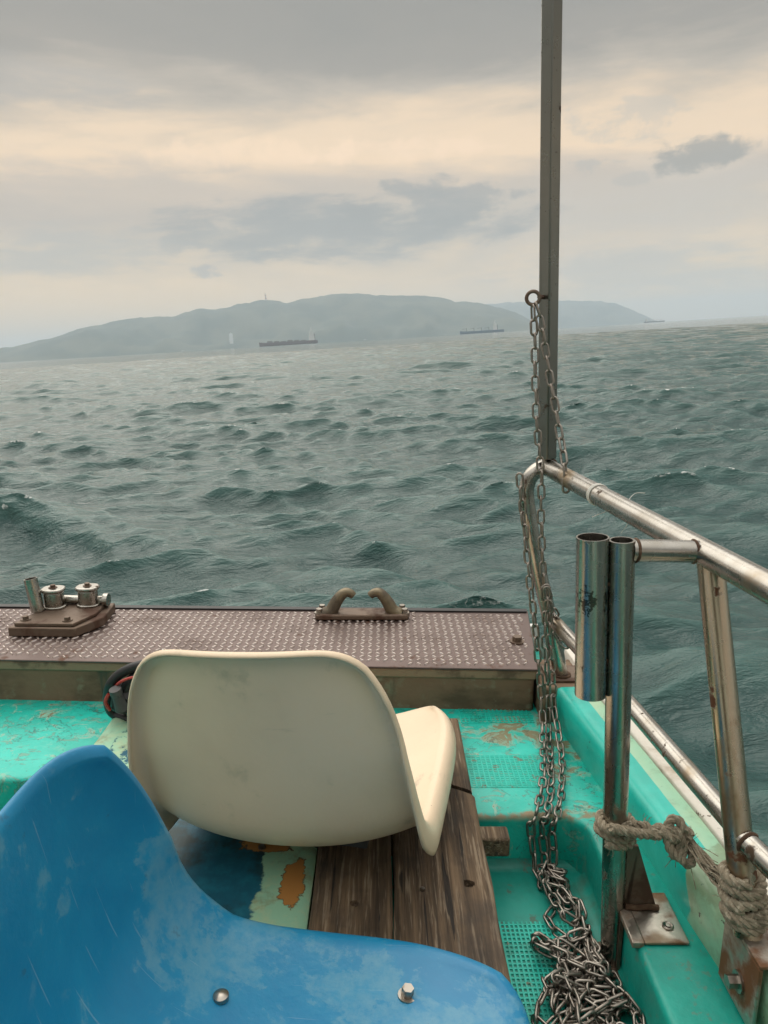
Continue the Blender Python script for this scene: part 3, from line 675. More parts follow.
a_, b_ = P(62, 599, y=1.85), P(104, 600, y=1.85); rpart('cross_bar', MB().tube([a_, b_], .011, 14).cyl(b_, (1, 0, 0), .018, .012, 16).tube([b_ + Vector((.004, 0, 0)), Vector((b_.x + .004, b_.y, zt))], .009, 8), 'stainless')

# ------------------------------------------------------------------ open chock
ck = thing('mooring_chock', 'bronze open chock with two curled horns on the checker plate', 'chock', loc=(-.06, 1.84, ZT))
def cpart(name, mb, mat, **kw): return kid(part(name, mb, mat, None, **kw), ck)
x0, x1 = -.178, .062; yc = 1.835
bp = [(x0, yc - .024), (x1, yc - .024), (x1 + .006, yc), (x1, yc + .03), (x0 + .01, yc + .03), (x0 - .004, yc)]
cpart('base', MB().prism(bp, ZT, ZT + .016), 'rusty_steel', bevel=.005, seg=3)
for s in (-1, 1):
    cx = (x0 + x1) / 2
    pts = spline([(cx + s * .098, yc, ZT + .008), (cx + s * .080, yc, ZT + .020), (cx + s * .068, yc, ZT + .042), (cx + s * .055, yc, ZT + .060), (cx + s * .043, yc, ZT + .069), (cx + s * .030, yc, ZT + .067), (cx + s * .022, yc, ZT + .060)], 6)
    N_ = len(pts); cpart('horn', MB().tube(pts, [.019 - .009 * (i / (N_ - 1)) for i in range(N_)], 14), 'bronze')
    part('bolt', MB().hexbolt((cx + s * .112, yc - .008, ZT + .0155), (0, 0, 1), .008, .012), 'bolt_steel', ck, smooth=False).location = -ck.location
    part('bolt', MB().hexbolt((cx + s * .106, yc + .02, ZT + .0155), (0, 0, 1), .008, .012), 'bolt_steel', ck, smooth=False).location = -ck.location

# ------------------------------------------------------------------ guard rail
gr = thing('guard_rail', 'stainless steel guard rail with tall pole and rod holder on the right side', 'railing', loc=(.44, 1.1, -.73))
def gpart(name, mb, mat, parent=None, **kw):
    o = part(name, mb, mat, parent, **kw)
    return o if parent else kid(o, gr)
RT = .0172
corner = P(545, 466, z=-.262); nearend = P(768, 587, z=-.278)
cross = corner.lerp(nearend, (corner.y - .945) / (corner.y - nearend.y))
dirn = (nearend - cross).normalized()
rail_pts = [corner, cross, nearend, nearend + dirn * .7]; print('cross', cross)
leg_base = P(561, 677, z=-.738)
# leg: up from the corner plate, bending over into the top rail
l1 = P(553, 634, y=1.52); l2 = P(538, 566, y=1.525); l3 = P(527, 502, y=1.525); l4 = P(528, 482, y=1.525); l5 = P(536, 471, y=1.528)
gpart('corner_leg', MB().tube(spline([leg_base, l1, l2, l3, l4, l5, corner + Vector((.004, 0, 0))], 8), RT * .95, 18), 'stainless')
gpart('top_rail', MB().tube(spline(rail_pts, 14), RT * 1.05, 20), 'stainless')
gpart('weld', MB().torus(corner + Vector((.006, -.012, .0)), (cross - corner), RT * 1.05, .0022, 20, 6), 'rust')
s2b, s2t = Vector((.453, .776, -.722)), Vector((.4285, .932, -.283))
lr0 = l1 + (l2 - l1) * .28; lr1 = s2b + (s2t - s2b) * .26
lower = MB().tube([lr0, lr0 + (lr1 - lr0) * .5 + Vector((.006, 0, 0)), lr1 + Vector((.0, .015, .004))], .0142, 16)
gpart('lower_rail', lower, 'stainless')
lr2 = P(768, 863, z=-.615); gpart('lower_rail', MB().tube([lr1, lr2, lr2 + (lr2 - lr1).normalized() * .7], .0142, 16), 'stainless')
gpart('weld', MB().torus(lr1 + (lr2 - lr1).normalized() * .016, (lr2 - lr1), .0142, .0025, 18, 6), 'rust')
gpart('outer_stanchion', MB().tube([s2b, s2t, s2t + (s2t - s2b).normalized() * .012], RT, 20), 'tinted_stainless')
s1b, s1t = P(612, 962, z=ZF), P(622, 540, y=.935)
st_ = (s1t - s1b).normalized()
gpart('inner_stanchion', MB().tube([s1b - st_ * .001, s1b + (s1t - s1b) * .5, s1t], RT, 24, hollow=.0028), 'stainless')
gpart('foot_plate', MB().tube([(s1b.x - .002, s1b.y, ZF - .001), (s1b.x - .002, s1b.y, ZF + .006)], .034, 24), 'rusty_steel')
ht = s1t + Vector((-.0375, .004, .003)); hb = P(593, 703, y=.935); hb.x = ht.x - st_.x * .24
gpart('rod_holder', MB().tube([ht - st_ * .226, ht - st_ * .12, ht], .0213, 28, hollow=.002), 'stainless')
for t_ in (.06, .17): gpart('weld', MB().torus(s1t - st_ * t_ + Vector((-.0168, .002, 0)), (0, 0, 1), .004, .0035, 10, 6), 'rust')
cb0 = s1t - st_ * .014 + Vector((.012, 0, 0)); cb1 = cross + Vector((-.006, -.004, .001))
gpart('cross_bar', MB().tube([cb0, cb1], .0150, 18), 'stainless')
ax = (cb1 - cb0).normalized()
gpart('weld', MB().torus(cb0 + ax * .0065, ax, .0150, .0020, 20, 6), 'rust'); gpart('weld', MB().torus(cb1 - ax * .008, ax, .0150, .0020, 20, 6), 'rust')
# square pole standing on the rail's corner
pb, pt = P(547, 459, y=1.525), P(552, 0, y=1.525); pd = (pt - pb).normalized(); pt2 = pb + pd * 1.35
def sqpole(a, b, hw, ang):
    z_ = (b - a).normalized(); x_ = Vector((math.cos(ang), math.sin(ang), 0)); x_ = (x_ - z_ * x_.dot(z_)).normalized(); y_ = z_.cross(x_)
    mb = MB(); v = []
    for p in (a, b): v += [p + x_ * (hw * i) + y_ * (hw * j) for i, j in ((1, 1), (-1, 1), (-1, -1), (1, -1))]
    return mb.add(v, [(0, 1, 2, 3), (7, 6, 5, 4)] + [(i, 4 + i, 4 + (i + 1) % 4, (i + 1) % 4) for i in range(4)])
pole = gpart('pole', sqpole(pb, pt2, .0142, R(36)), 'pole_metal', bevel=.003)
ringc = P(533, 298, y=1.50)
eye = gpart('eye_ring', MB().torus(ringc, (.25, 1, 0), .0125, .0036, 24, 8).tube([ringc + Vector((.012, .003, .002)), P(544, 297, y=1.522)], .004, 8), 'rusty_steel')
# base plates, gusset and brackets
gpart('corner_plate', MB().box((leg_base.x - .035, leg_base.y - .03, -.7375), (leg_base.x + .045, leg_base.y + .05, -.7325)), 'rusty_steel', bevel=.001)
gpart('weld', MB().torus(leg_base + Vector((.0, 0, .007)), (0, 0, 1), .0180, .004, 20, 6), 'rust')
B1 = gpart('ledge_bracket', MB().box((.362, .862, ZD + .001), (.424, .958, ZD + .0055)).box((.3445, .862, ZD - .004), (.3615, .958, ZD + .0055)), 'bracket_steel', bevel=.0015, smooth=False)
part('flange', MB().box((.3450, .915, ZF + .004), (.3500, .958, ZD - .0042)), 'rusty_steel', B1, smooth=False)  # darker metal than the bracket: deep shadow put into its colour
scw = P(668, 926, z=ZD + .0062)
part('screw', MB().torus(scw, (0, 0, 1), .0062, .0022, 18, 6).cyl(scw - Vector((0, 0, .001)), (0, 0, 1), .0035, .003, 10), 'bolt_steel', B1)
gx = s1b + (s1t - s1b) * .33
gus = MB(); v = [Vector((gx.x + .012, .926, -.70)), Vector((.375, .926, -.712)), Vector((.402, .926, ZD + .006)), Vector((s1b.x + .01, .926, ZD + .006)), Vector((s1b.x + .014, .926, -.90))]
v = [Vector((s1b.x + .012 - .02 * .4, .926, -.71)), Vector((.366, .926, -.71)), Vector((.400, .926, ZD + .007)), Vector((.352, .926, ZD + .007)), Vector((s1b.x + .010, .926, -.90))]
vv = v + [p + Vector((0, .006, 0)) for p in v]; n = 5
gus.add(vv, [tuple(range(n)), tuple(range(2 * n - 1, n - 1, -1))] + [(i, n + i, n + (i + 1) % n, (i + 1) % n) for i in range(n)])
gpart('gusset', gus, 'rusty_steel', smooth=False, bevel=.001)
gpart('weld', MB().tube([(.354, .924, ZD + .010), (.37, .923, ZD + .009), (.388, .924, ZD + .010), (.402, .924, ZD + .008)], .0045, 8), 'rust')
bx = xi(.765) - .0065
B2 = gpart('gunwale_bracket', MB().box((bx, .722, -.815), (bx + .005, .812, -.7215)).box((bx, .722, -.7213), (bx + .15, .812, -.7160)), 'bracket_steel', bevel=.0015, smooth=False)
part('bolt', MB().hexbolt((bx, .760, -.775), (-1, 0, 0), .0085, .016), 'bolt_steel', B2, smooth=False)

# ------------------------------------------------------------------ bench of old planks
bn = thing('plank_bench', 'weathered wooden plank bench with a painted blue and mint board beside it', 'bench', loc=(-.2, .7, ZF))
ZP = -.78
def plank(name, x0, x1, y0, y1, z1, th_, mat, holes=(), skew0=0., skew1=0., amp=.0012, nx=46, ny=220, parent=bn):
    """plank with a relief of grain ridges on top; skew = how far the right end of a cut lies nearer"""
    v, f = [], []; sd = random.uniform(0, 50)
    for i in range(nx + 1):
        u = i / nx; x = x0 + (x1 - x0) * u
        for j in range(ny + 1):
            t = j / ny; ya = y0 - skew0 * u; yb = y1 - skew1 * u; y = ya + (yb - ya) * t
            e = min(u, 1 - u) * (x1 - x0); g = mnoise.fractal(Vector((x * 55, y * 2.2, sd)), 1., 2., 4)
            z = z1 + amp * g - .004 * max(0, 1 - e / .007) ** 2 + .0012 * mnoise.noise(Vector((x * 8, y * 5, sd)))
            for hx, hy, hr in holes:
                if (x - hx) ** 2 + (y - hy) ** 2 < hr * hr: z -= .025
            ex = (.0022 * mnoise.noise(Vector((y * 9, sd, 0)))) * (1 if i in (0, nx) else 0)
            v.append((x + ex, y, z))
    W_ = ny + 1
    for i in range(nx):
        for j in range(ny): a = i * W_ + j; f.append((a, a + W_, a + W_ + 1, a + 1))
    rim = [i * W_ for i in range(nx + 1)] + [nx * W_ + j for j in range(1, W_)] + [i * W_ + ny for i in range(nx - 1, -1, -1)] + [j for j in range(ny - 1, 0, -1)]
    k0 = len(v); v += [(v[i][0], v[i][1], z1 - th_) for i in rim]; m_ = len(rim)
    for i in range(m_): f.append((rim[i], k0 + i, k0 + (i + 1) % m_, rim[(i + 1) % m_]))
    f.append(tuple(k0 + i for i in range(m_)))
    return kid(part(name, MB().add(v, f), mat, None, angle=50), parent)
h1 = P(469, 884, z=ZP); h2 = P(354, 903, z=ZP); h3 = P(422, 891, z=ZP)
plank('plank', -.1035, .0115, -.25, 1.42, ZP, .038, 'old_wood', holes=[(h2.x, h2.y, .0045)], ny=700)
plank('plank', .0140, .1585, -.25, 1.235, ZP + .001, .039, 'old_wood', holes=[(h1.x, h1.y, .0062)], skew1=.085, ny=640)
plank('plank', .0140, .1570, 1.252, 1.425, ZP - .0015, .037, 'old_wood', skew0=.085, ny=60)
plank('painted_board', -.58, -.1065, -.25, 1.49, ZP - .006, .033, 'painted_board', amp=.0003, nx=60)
kid(part('crossbeam', MB().box((-.56, 1.088, -.856), (.213, 1.124, -.8205)), 'old_wood', None, bevel=.004), bn)
kid(part('crossbeam', MB().box((-.56, .30, -.92), (.14, .38, -.8205)), 'old_wood', None, bevel=.004), bn)
kid(part('support_block', MB().box((-.56, 1.088, ZF), (-.46, 1.124, -.857)), 'old_wood', None, bevel=.003), bn)
kid(part('nail', MB().cyl((h3.x, h3.y, ZP - .001), (.2, .1, 1), .0035, .006, 8), 'bolt_steel', None), bn)
cr = P(262, 848, z=ZP - .006); kid(part('screw', MB().cyl((cr.x, cr.y, ZP - .007), (0, 0, 1), .006, .004, 12), 'bolt_steel', None), bn)

# ------------------------------------------------------------------ shell seats
def shell_seat(prof, halfw, lip_out, lip_back, dish, corner=(.16, .16), nu=40, nv=64, power=7, tcut=.62, roll=1.7, crown=0.):
    """moulded shell: profile in (forward, up) from the top of the back to the front of the seat, widths along it, rolled rim"""
    C = spline([(p[0], 0, p[1]) for p in prof], 16); L = [0.]
    for a, b in zip(C, C[1:]): L.append(L[-1] + (b - a).length)
    tot = L[-1]
    def at(t):
        s = (t + 1) / 2 * tot
        i = min(max(np.searchsorted(L, s) - 1, 0), len(C) - 2); k = (s - L[i]) / max(L[i + 1] - L[i], 1e-9)
        p = C[i] + (C[i + 1] - C[i]) * k
        i0, i1 = max(i - 3, 0), min(i + 4, len(C) - 1)
        d = (C[i1] - C[i0]).normalized(); nn = Vector((-d.z, 0, d.x))          # towards the sitter
        if nn.x < 0 and nn.z < 0: nn = -nn
        return p, nn, d
    hw = lambda t: float(np.interp((t + 1) / 2, [h[0] for h in halfw], [h[1] for h in halfw]))
    def surf(s, t):
        ct = corner[0] if t < 0 else corner[1]
        s2 = s * (1 - ct * abs(t) ** power); t2 = t * (1 - ct * tcut * (abs(s) ** power)) + crown * (1 - s * s) * max(0., -t) ** 2
        p, nn, d = at(t2); w_ = hw(t2)
        return p + Vector((0, s2 * w_, 0)) + nn * dish(s, t2), nn, d
    v, f = [], []; idx = {}
    for i in range(nu + 1):
        for j in range(nv + 1):
            idx[i, j] = len(v); v.append(surf(2 * i / nu - 1, 2 * j / nv - 1)[0])
    for i in range(nu):
        for j in range(nv): f.append((idx[i, j], idx[i, j + 1], idx[i + 1, j + 1], idx[i + 1, j]))
    loop = [(i, 0) for i in range(nu)] + [(nu, j) for j in range(nv)] + [(i, nv) for i in range(nu, 0, -1)] + [(0, j) for j in range(nv, 0, -1)]
    rings = [[idx[q] for q in loop]]; N_ = len(loop)
    base_ = [v[q] for q in rings[0]]
    outd = []
    for k in range(N_):
        i, j = loop[k]; _, nn, d = surf(2 * i / nu - 1, 2 * j / nv - 1)
        tg = (base_[(k + 1) % N_] - base_[k - 1]).normalized(); o = tg.cross(nn)
        if o.dot(base_[k] - v[idx[nu // 2, min(max(j, nv // 5), nv - nv // 5)]]) < 0: o = -o
        outd.append((o.normalized(), nn))
    for q in range(1, 11):
        a = q / 10 * roll; ring = []
        for k in range(N_):
            o, nn = outd[k]; ring.append(len(v)); v.append(base_[k] + o * (lip_out * math.sin(a)) - nn * ((lip_back(2 * loop[k][1] / nv - 1) if callable(lip_back) else lip_back) / 2 * (1 - math.cos(a))))
        rings.append(ring)
    for r0, r1 in zip(rings, rings[1:]):
        for k in range(N_): f.append((r0[k], r1[k], r1[(k + 1) % N_], r0[(k + 1) % N_]))
    me = MB().add(v, f).mesh('shell')
    bm = bmesh.new(); bm.from_mesh(me); bmesh.ops.recalc_face_normals(bm, faces=bm.faces)
    c_ = sum((fc.normal.z for fc in bm.faces if fc.calc_center_median().z < .1), 0.)
    if c_ < 0: bmesh.ops.reverse_faces(bm, faces=bm.faces)
    bm.to_mesh(me); bm.free(); return me
def place(root, loc, rz): root.location = loc; root.rotation_euler.z = rz; return root

cs = thing('shell_seat', 'cream plastic shell seat seen from behind on the plank bench', 'seat')
prof = [(-.046, .340), (-.038, .27), (-.018, .12), (.002, .055), (.045, .016), (.11, .004), (.22, .0), (.37, .004), (.445, -.002)]
me = shell_seat(prof, [(0, .162), (.2, .176), (.45, .195), (.6, .197), (1, .205)], .019, lambda t: .024 + .034 * min(1., max(0., (t + .75) / .5)), lambda s, t: .012 * abs(s) ** 3 + (.008 + .020 * min(1., max(0., (t + .6) / .4))) * s * s, corner=(.16, .19), power=8, tcut=.40, roll=2.2)
link('shell', me, 'cream_plastic', cs, solid=.004, angle=70)
mnt = MB()
for s in (-.09, .09): mnt.box((.06, s - .02, -.062), (.32, s + .02, -.006))
part('mounting_bar', MB().box((.13, -.09, -.064), (.16, .09, -.004)), 'ship_dark', cs, bevel=.003); part('mounting_bar', MB().box((.27, -.09, -.064), (.30, .09, -.004)), 'ship_dark', cs, bevel=.003)
place(cs, (-.1415, .900, ZP + .048), R(90 - 10)); cs.rotation_euler.x = R(-4)

bs_ = thing('shell_seat', 'worn blue plastic shell seat facing right in the foreground', 'seat')
prof = [(-.092, .325), (-.077, .255), (-.048, .14), (-.016, .075), (.035, .030), (.10, .008), (.18, .001), (.30, .002), (.37, .004), (.394, -.004)]
me = shell_seat(prof, [(0, .158), (.2, .180), (.45, .200), (.62, .202), (1, .190)], .014, .014, lambda s, t: .012 * abs(s) ** 4 + (.006 + .028 * min(1., max(0., -t * 2.2))) * s * s, corner=(.25, .22), power=5, tcut=.40, crown=.09)
link('shell', me, 'blue_plastic', bs_, solid=.004, angle=70)
place(bs_, (-.247, .553, ZP + .064), R(-2.5))
for (px, py, nm_) in ((221, 997, 'bolt'), (407, 995, 'bolt')):
    dr3 = ray(px, py, M_BOAT); mw_ = Matrix.Translation(bs_.location) @ Matrix.Rotation(R(-2.5), 4, 'Z'); vs = [mw_ @ v_.co for v_ in me.vertices]
    b3 = min((q_ for q_ in vs if q_.z < -.68), key=lambda q_: (q_ - dr3 * q_.dot(dr3)).length); b3 = P(px, py, z=b3.z); lo = mw_.inverted() @ b3 + Vector((0, 0, .002))
    if px < 300: mb = MB().cyl(lo - Vector((0, 0, .004)), (0, 0, 1), .0085, .005, 18).tube([lo + Vector((0, 0, .001)), lo + Vector((0, 0, .004))], [.0085, .004], 18)
    else: mb = MB().hexbolt(lo - Vector((0, 0, .004)), (.1, 0, 1), .0068, .012)
    part('bolt', mb, 'bolt_steel', bs_, smooth=px < 300)
part('mounting_bar', MB().box((.04, -.13, -.06), (.08, .13, -.006)), 'rusty_steel', bs_, bevel=.003); part('mounting_bar', MB().box((.26, -.13, -.06), (.30, .13, -.006)), 'rusty_steel', bs_, bevel=.003)

# ------------------------------------------------------------------ chains
def link_mesh(L_, Wd, r, seg=5, n=6):
    pts = []; s = (L_ - Wd) / 2; rr = Wd / 2 - r
    for q in range(seg + 1): a = -math.pi / 2 + math.pi * q / seg; pts.append((s + rr * math.cos(a), rr * math.sin(a), 0))
    for q in range(seg + 1): a = math.pi / 2 + math.pi * q / seg; pts.append((-s + rr * math.cos(a), rr * math.sin(a), 0))
    me = MB().tube(pts, r, n, closed=True).mesh('link'); me.materials.append(MAT['chain_metal'])
    for p in me.polygons: p.use_smooth = True
    return me
LM = link_mesh(.0350, .0175, .00245)
PITCH_L = .0270
def chain(label, paths, group=None, jit=.12, flat=False):
    root = thing('chain', label, 'chain', group, loc=tuple(paths[0][0]))
    cnt = 0
    for pth in paths:
        pts = resample(pth, PITCH_L); tw = random.uniform(0, 3)
        for i in range(len(pts) - 1):
            a, b = pts[i], pts[i + 1]; d = (b - a).normalized(); mid = (a + b) / 2
            q = d.to_track_quat('X', 'Z') @ Quaternion((1, 0, 0), tw + (math.pi / 2 if i % 2 else 0) + random.gauss(0, jit))
            o = bpy.data.objects.new('link', LM); COL.objects.link(o); o.parent = root
            o.rotation_mode = 'QUATERNION'; o.rotation_quaternion = q; o.location = mid - root.location + Vector([random.gauss(0, .0008) for _ in range(3)]); cnt += 1
    return root
YR = 1.485
# strand from the ring that ends free beside the rail
chain('short rusty chain hanging free from the pole ring to beside the top rail',
      [spline([P(535, 303, y=1.495), P(541, 324, y=1.485), P(548, 365, y=1.475), P(555, 405, y=1.455), P(561, 440, y=1.435), P(565, 468, y=1.405), P(566, 494, y=1.40)], 12)], 'rusty chains on the rail')
# long strand: ring, past the rail, down to the deck, over the step
zc = ZD + .009
def deckp(px, py, dz=0.): return P(px, py, z=zc + dz)
LIP = Vector((.281, 1.165, zc)); 
A = spline([P(533, 306, y=1.495), P(535, 360, y=1.49), P(537, 420, y=1.48), P(541, 480, y=1.47), P(542, 540, y=1.465), P(545, 600, y=1.46), P(546, 650, y=1.455), P(548, 695, y=1.45), deckp(549, 735), deckp(551, 780), deckp(548, 808), deckp(545, 818, .006)], 12)
B = spline([P(520, 474, y=1.50), P(523, 510, y=1.495), P(527, 550, y=1.485), P(532, 600, y=1.475), P(537, 650, y=1.465), P(541, 700, y=1.455), deckp(543, 735, .004), deckp(544, 775, .004), deckp(538, 806), deckp(534, 820, .004)], 12)
C_ = spline([P(546, 585, y=1.455), P(549, 625, y=1.45), P(552, 665, y=1.445), P(554, 705, y=1.435), deckp(560, 742, .01), deckp(562, 775, .004), deckp(560, 800, .004), deckp(556, 822, .006)], 12)
chain('long rusty chain running from the pole ring down past the rail to the step', [A], 'rusty chains on the rail')
chain('rusty chain hanging from the bent end of the top rail', [B], 'rusty chains on the rail')
chain('rusty chain looped over the lower rail beside the corner leg', [C_, spline([P(546, 588, y=1.45), P(553, 610, y=1.46), P(562, 622, y=1.49)], 8), spline([P(548, 600, y=1.45), P(553, 632, y=1.46), P(561, 643, y=1.47), P(569, 650, y=1.475)], 8)], 'rusty chains on the rail')
# pile in the sunken floor, fed by strands over the step
rp = random.Random(5)
def pile_path(n):
    pts = []
    for i in range(n):
        t = rp.random(); py = 872 + 185 * t ** .85
        cxp = np.interp(py, [870, 905, 940, 980, 1024, 1060], [550, 570, 578, 594, 604, 612]); hwp = np.interp(py, [870, 905, 940, 980, 1024], [14, 40, 60, 60, 68])
        p = P(cxp + rp.uniform(-1, 1) * hwp, py, z=ZF + .008)
        p.x = min(p.x, .312 if py < 990 else .335); p.z = ZF + .007 + abs(rp.gauss(0, .016)) * np.interp(py, [870, 930, 1024], [.7, 1.2, .9]); p.z = min(p.z, ZF + .040)
        pts.append(p)
    pts.sort(key=lambda p: -p.y + rp.uniform(-.06, .06))
    return spline(pts, 8)
feeds = []
for (px0, dx_, p0) in ((534, 2, B[-1]), (545, 3, A[-1]), (556, 0, C_[-1])):
    feeds.append(spline([p0, Vector((p0.x, 1.140, ZD - .012)), Vector((p0.x + .004, 1.128, ZD - .055)), Vector((p0.x + dx_ * .002, 1.105, ZF + .012)), P(px0 + dx_ * 3 + 8, 888, z=ZF + .010), P(568, 910, z=ZF + .02)], 10))
chain('heap of rusty chain lying on the teal floor at the foot of the inner stanchion', feeds + [pile_path(40), pile_path(30), pile_path(18)], 'rusty chains on the rail', jit=.5)

# ------------------------------------------------------------------ ropes
def rope_mesh(mb, path, r, pitch=.030, n=7, step=.0028, strands=3):
    pts = resample(path, step); N_ = len(pts); t0 = (pts[1] - pts[0]).normalized(); nr = t0.orthogonal().normalized(); tp = t0; fr = []
    for i in range(N_):
        t = (pts[min(i + 1, N_ - 1)] - pts[max(i - 1, 0)]).normalized(); nr = tp.rotation_difference(t) @ nr; nr = (nr - t * nr.dot(t)).normalized(); tp = t; fr.append((nr.copy(), t.cross(nr)))
    for s in range(strands):
        o = []
        for i in range(N_):
            a = 2 * math.pi * (i * step / pitch + s / strands); o.append(pts[i] + (fr[i][0] * math.cos(a) + fr[i][1] * math.sin(a)) * r * .5)
        mb.tube(o, r * .56, n)
    return mb
def coil(axis_a, axis_b, rad, z0, z1, turns, start=0., n=22, wob=.0015):
    d = (axis_b - axis_a); out = []
    for i in range(int(turns * n) + 1):
        t = i / (turns * n); z = z0 + (z1 - z0) * t; c = axis_a + d * ((z - axis_a.z) / d.z); a = start + 2 * math.pi * turns * t
        rr = rad + wob * math.sin(a * 1.7 + t * 9); out.append(c + Vector((math.cos(a) * rr, math.sin(a) * rr, .0018 * math.sin(a * 2.3))))
    return out
rp1 = thing('rope', 'frayed grey rope knotted between the inner stanchion and the outer stanchion', 'rope', loc=(s1b.x, s1b.y, -.70))
rr_ = .0072
c1 = coil(s1b, s1t, RT + rr_ * .75, -.703, -.672, 2.3, start=-2.4)
rp1a = MB(); rope_mesh(rp1a, c1, rr_)
k1 = P(645, 826, y=.915); k2 = P(662, 832, y=.91); k3 = P(676, 832, y=.905); k4 = P(690, 842, y=.90)
e_ = c1[-1]
rope_mesh(rp1a, spline([P(626, 815, y=.955), P(636, 826, y=.925), k1, P(655, 836, y=.905), k2, k3, P(684, 850, y=.90)], 14), rr_)
rope_mesh(rp1a, spline([P(610, 828, y=.90), P(630, 832, y=.90), P(648, 834, y=.905), P(660, 828, y=.915), P(672, 838, y=.90), P(685, 836, y=.91), k4], 14), rr_)
kn = [k3 + Vector((math.cos(a) * .011, .012 * math.sin(a), .017 * math.sin(a) - .003 * a)) for a in np.linspace(0, 6.8, 26)]
rope_mesh(rp1a, kn, rr_ * .95)
kn = [P(686, 843, y=.90) + Vector((math.cos(a) * .010, .012 * math.sin(a), .016 * math.sin(a) - .002 * a)) for a in np.linspace(.5, 7.0, 26)]
rope_mesh(rp1a, kn, rr_ * .9)
kid(part('knotted_rope', rp1a, 'rope_fibre', None), rp1)
fr = MB()
for i in range(46):
    j = lambda s: Vector([rp.gauss(0, s) for _ in range(3)])
    a0 = P(692, 846, y=.90) + j(.004); a3 = P(735, 888, y=.815) + j(.007)
    fr.tube(spline([a0, a0.lerp(a3, .35) + j(.004) + Vector((0, 0, -.004)), a0.lerp(a3, .7) + j(.005) + Vector((0, 0, -.004)), a3], 6), .0011, 4)
for i in range(14):
    j = lambda s: Vector([rp.gauss(0, s) for _ in range(3)])
    a0 = P(690, 848, y=.90) + j(.004); a3 = a0 + Vector((rp.uniform(-.03, .05), rp.uniform(-.03, .02), rp.uniform(-.05, .0)))
    fr.tube(spline([a0, a0.lerp(a3, .5) + j(.006), a3], 6), .0006, 4)
kid(part('frayed_strands', fr, 'rope_fibre', None), rp1)
rp2 = thing('rope', 'grey rope wound round the foot of the outer stanchion', 'rope', loc=tuple(s2b))
m2_ = MB(); rope_mesh(m2_, coil(s2b, s2t, RT + rr_ * .72, -.707, -.650, 4.6, start=1.0), rr_ * .95); rope_mesh(m2_, coil(s2b, s2t, RT + rr_ * 1.2, -.698, -.676, 1.4, start=2.0), rr_ * .9)
kid(part('wound_rope', m2_, 'rope_fibre', None), rp2)
def fuzz(paths, n, r0, root):
    mb = MB()
    for i in range(n):
        p = rp.choice(rp.choice(paths)); d = Vector([rp.gauss(0, 1) for _ in range(3)]).normalized(); L_ = rp.uniform(.006, .016); q = d.orthogonal().normalized() * L_ * .4
        a0 = p + d * r0 * .8; mb.tube([a0, a0 + d * L_ * .5 + q * .3, a0 + d * L_ * .7 + q], .00035, 3)
    o = kid(part('loose_fibres', mb, 'rope_fibre', None), root); o['kind'] = 'stuff'
fuzz([c1, [k1, k2, k3, k4, P(684, 850, y=.90), P(655, 836, y=.905)]], 130, rr_, rp1); fuzz([coil(s2b, s2t, RT + rr_ * .72, -.707, -.650, 4.6, start=1.0)], 110, rr_, rp2)
ks = thing('string', 'thin pale string tied round the top rail', 'string', loc=tuple(P(626, 505, z=-.262)))
kc = corner.lerp(cross, .44); dr_ = (cross - corner).normalized()
km = MB()
for off in (0, .004, .008): km.torus(kc + dr_ * off, dr_, RT * 1.05 + .001, .0011, 24, 5)
k0 = P(624, 507, y=kc.y - .02)
km.tube(spline([k0, P(613, 498, y=kc.y - .02), P(609, 504, y=kc.y - .025), P(618, 509, y=kc.y - .02), k0], 8), .0012, 5)
km.tube(spline([k0, P(608, 511, y=kc.y - .03), P(592, 517, y=kc.y - .035)], 8), .0007, 4); km.tube(spline([k0, P(628, 522, y=kc.y - .02), P(621, 533, y=kc.y - .01)], 8), .0006, 4)
km.tube(spline([k0, P(634, 494, y=kc.y), P(645, 493, y=kc.y)], 8), .0006, 4)
kid(part('string_loop', km, 'white_nylon', None), ks)

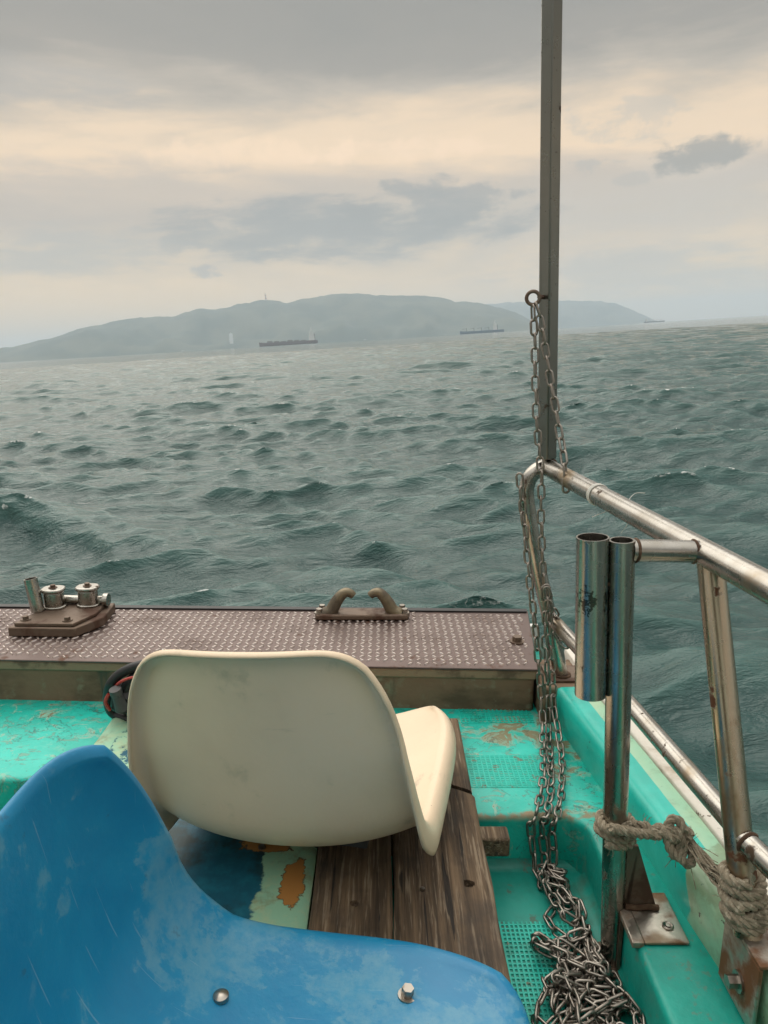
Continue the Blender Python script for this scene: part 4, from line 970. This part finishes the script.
# ------------------------------------------------------------------ cable behind the cream seat
cb = thing('power_cable', 'black cable with plug and red wire behind the left edge of the cream seat', 'cable', loc=tuple(P(118, 712, z=ZD)))
yb = 1.42
def cbp(name, mb, mat): return kid(part(name, mb, mat, None), cb)
cbp('black_hose', MB().tube(spline([P(215, 735, z=ZP + .006), P(200, 712, y=yb - .03), P(182, 678, y=yb), P(160, 664, y=yb), P(138, 666, y=yb), P(120, 674, y=yb), P(110, 686, y=yb), P(108, 700, y=yb + .02), P(112, 712, y=yb + .03), P(124, 718, y=yb + .02), P(150, 722, z=ZP + .006), P(190, 730, z=ZP + .006)], 10), .0105, 12), 'black_rubber')
cbp('black_hose', MB().tube(spline([P(220, 728, z=ZP + .008), P(205, 708, y=yb - .02), P(182, 686, y=yb), P(165, 676, y=yb), P(140, 676, y=yb), P(128, 684, y=yb), P(124, 698, y=yb), P(134, 714, y=yb), P(160, 726, z=ZP + .008)], 10), .012, 12), 'black_rubber')
a0, a1 = P(115, 689, y=yb - .03), P(122, 709, y=yb - .02)
cbp('plug', MB().tube([a0, a0.lerp(a1, .25), a0.lerp(a1, .3), a1], [.0125, .0125, .010, .0135], 16), 'grey_rubber')
cbp('junction_box', MB().tube([P(127, 683, y=yb + .01), P(126, 690, y=yb + .01), P(126, 704, y=yb + .02), P(127, 710, y=yb + .02)], [.012, .030, .032, .018], 14), 'black_rubber')
cbp('red_wire', MB().tube(spline([P(146, 676, y=yb - .015), P(130, 678, y=yb - .02), P(119, 683, y=yb - .02), P(114, 690, y=yb)], 8), .0030, 8), 'red_wire')
cbp('pink_wire', MB().tube(spline([P(109, 694, y=yb - .01), P(105.5, 702, y=yb - .01), P(110, 710, y=yb - .005)], 8), .004, 8), 'red_wire')

# ------------------------------------------------------------------ put the boat on the swell
bpy.context.view_layer.update()
for o in BOAT_ROOTS: o.matrix_world = T @ o.matrix_world

# ------------------------------------------------------------------ air
hz = part('haze', MB().box((-17000, -17000, -3.2), (17000, 17000, 430)), None, None, smooth=False)
hm = bpy.data.materials.new('air'); hm.use_nodes = True; k = Nodes(hm.node_tree); ho = k.n('ShaderNodeOutputMaterial'); pv = k.n('ShaderNodeVolumePrincipled')
pv.inputs['Color'].default_value = (.76, .88, 1., 1); pv.inputs['Density'].default_value = 1.4e-4; pv.inputs['Anisotropy'].default_value = 0.
hm.node_tree.links.new(pv.outputs[0], ho.inputs['Volume']); hz.data.materials.append(hm); hz['kind'] = 'stuff'
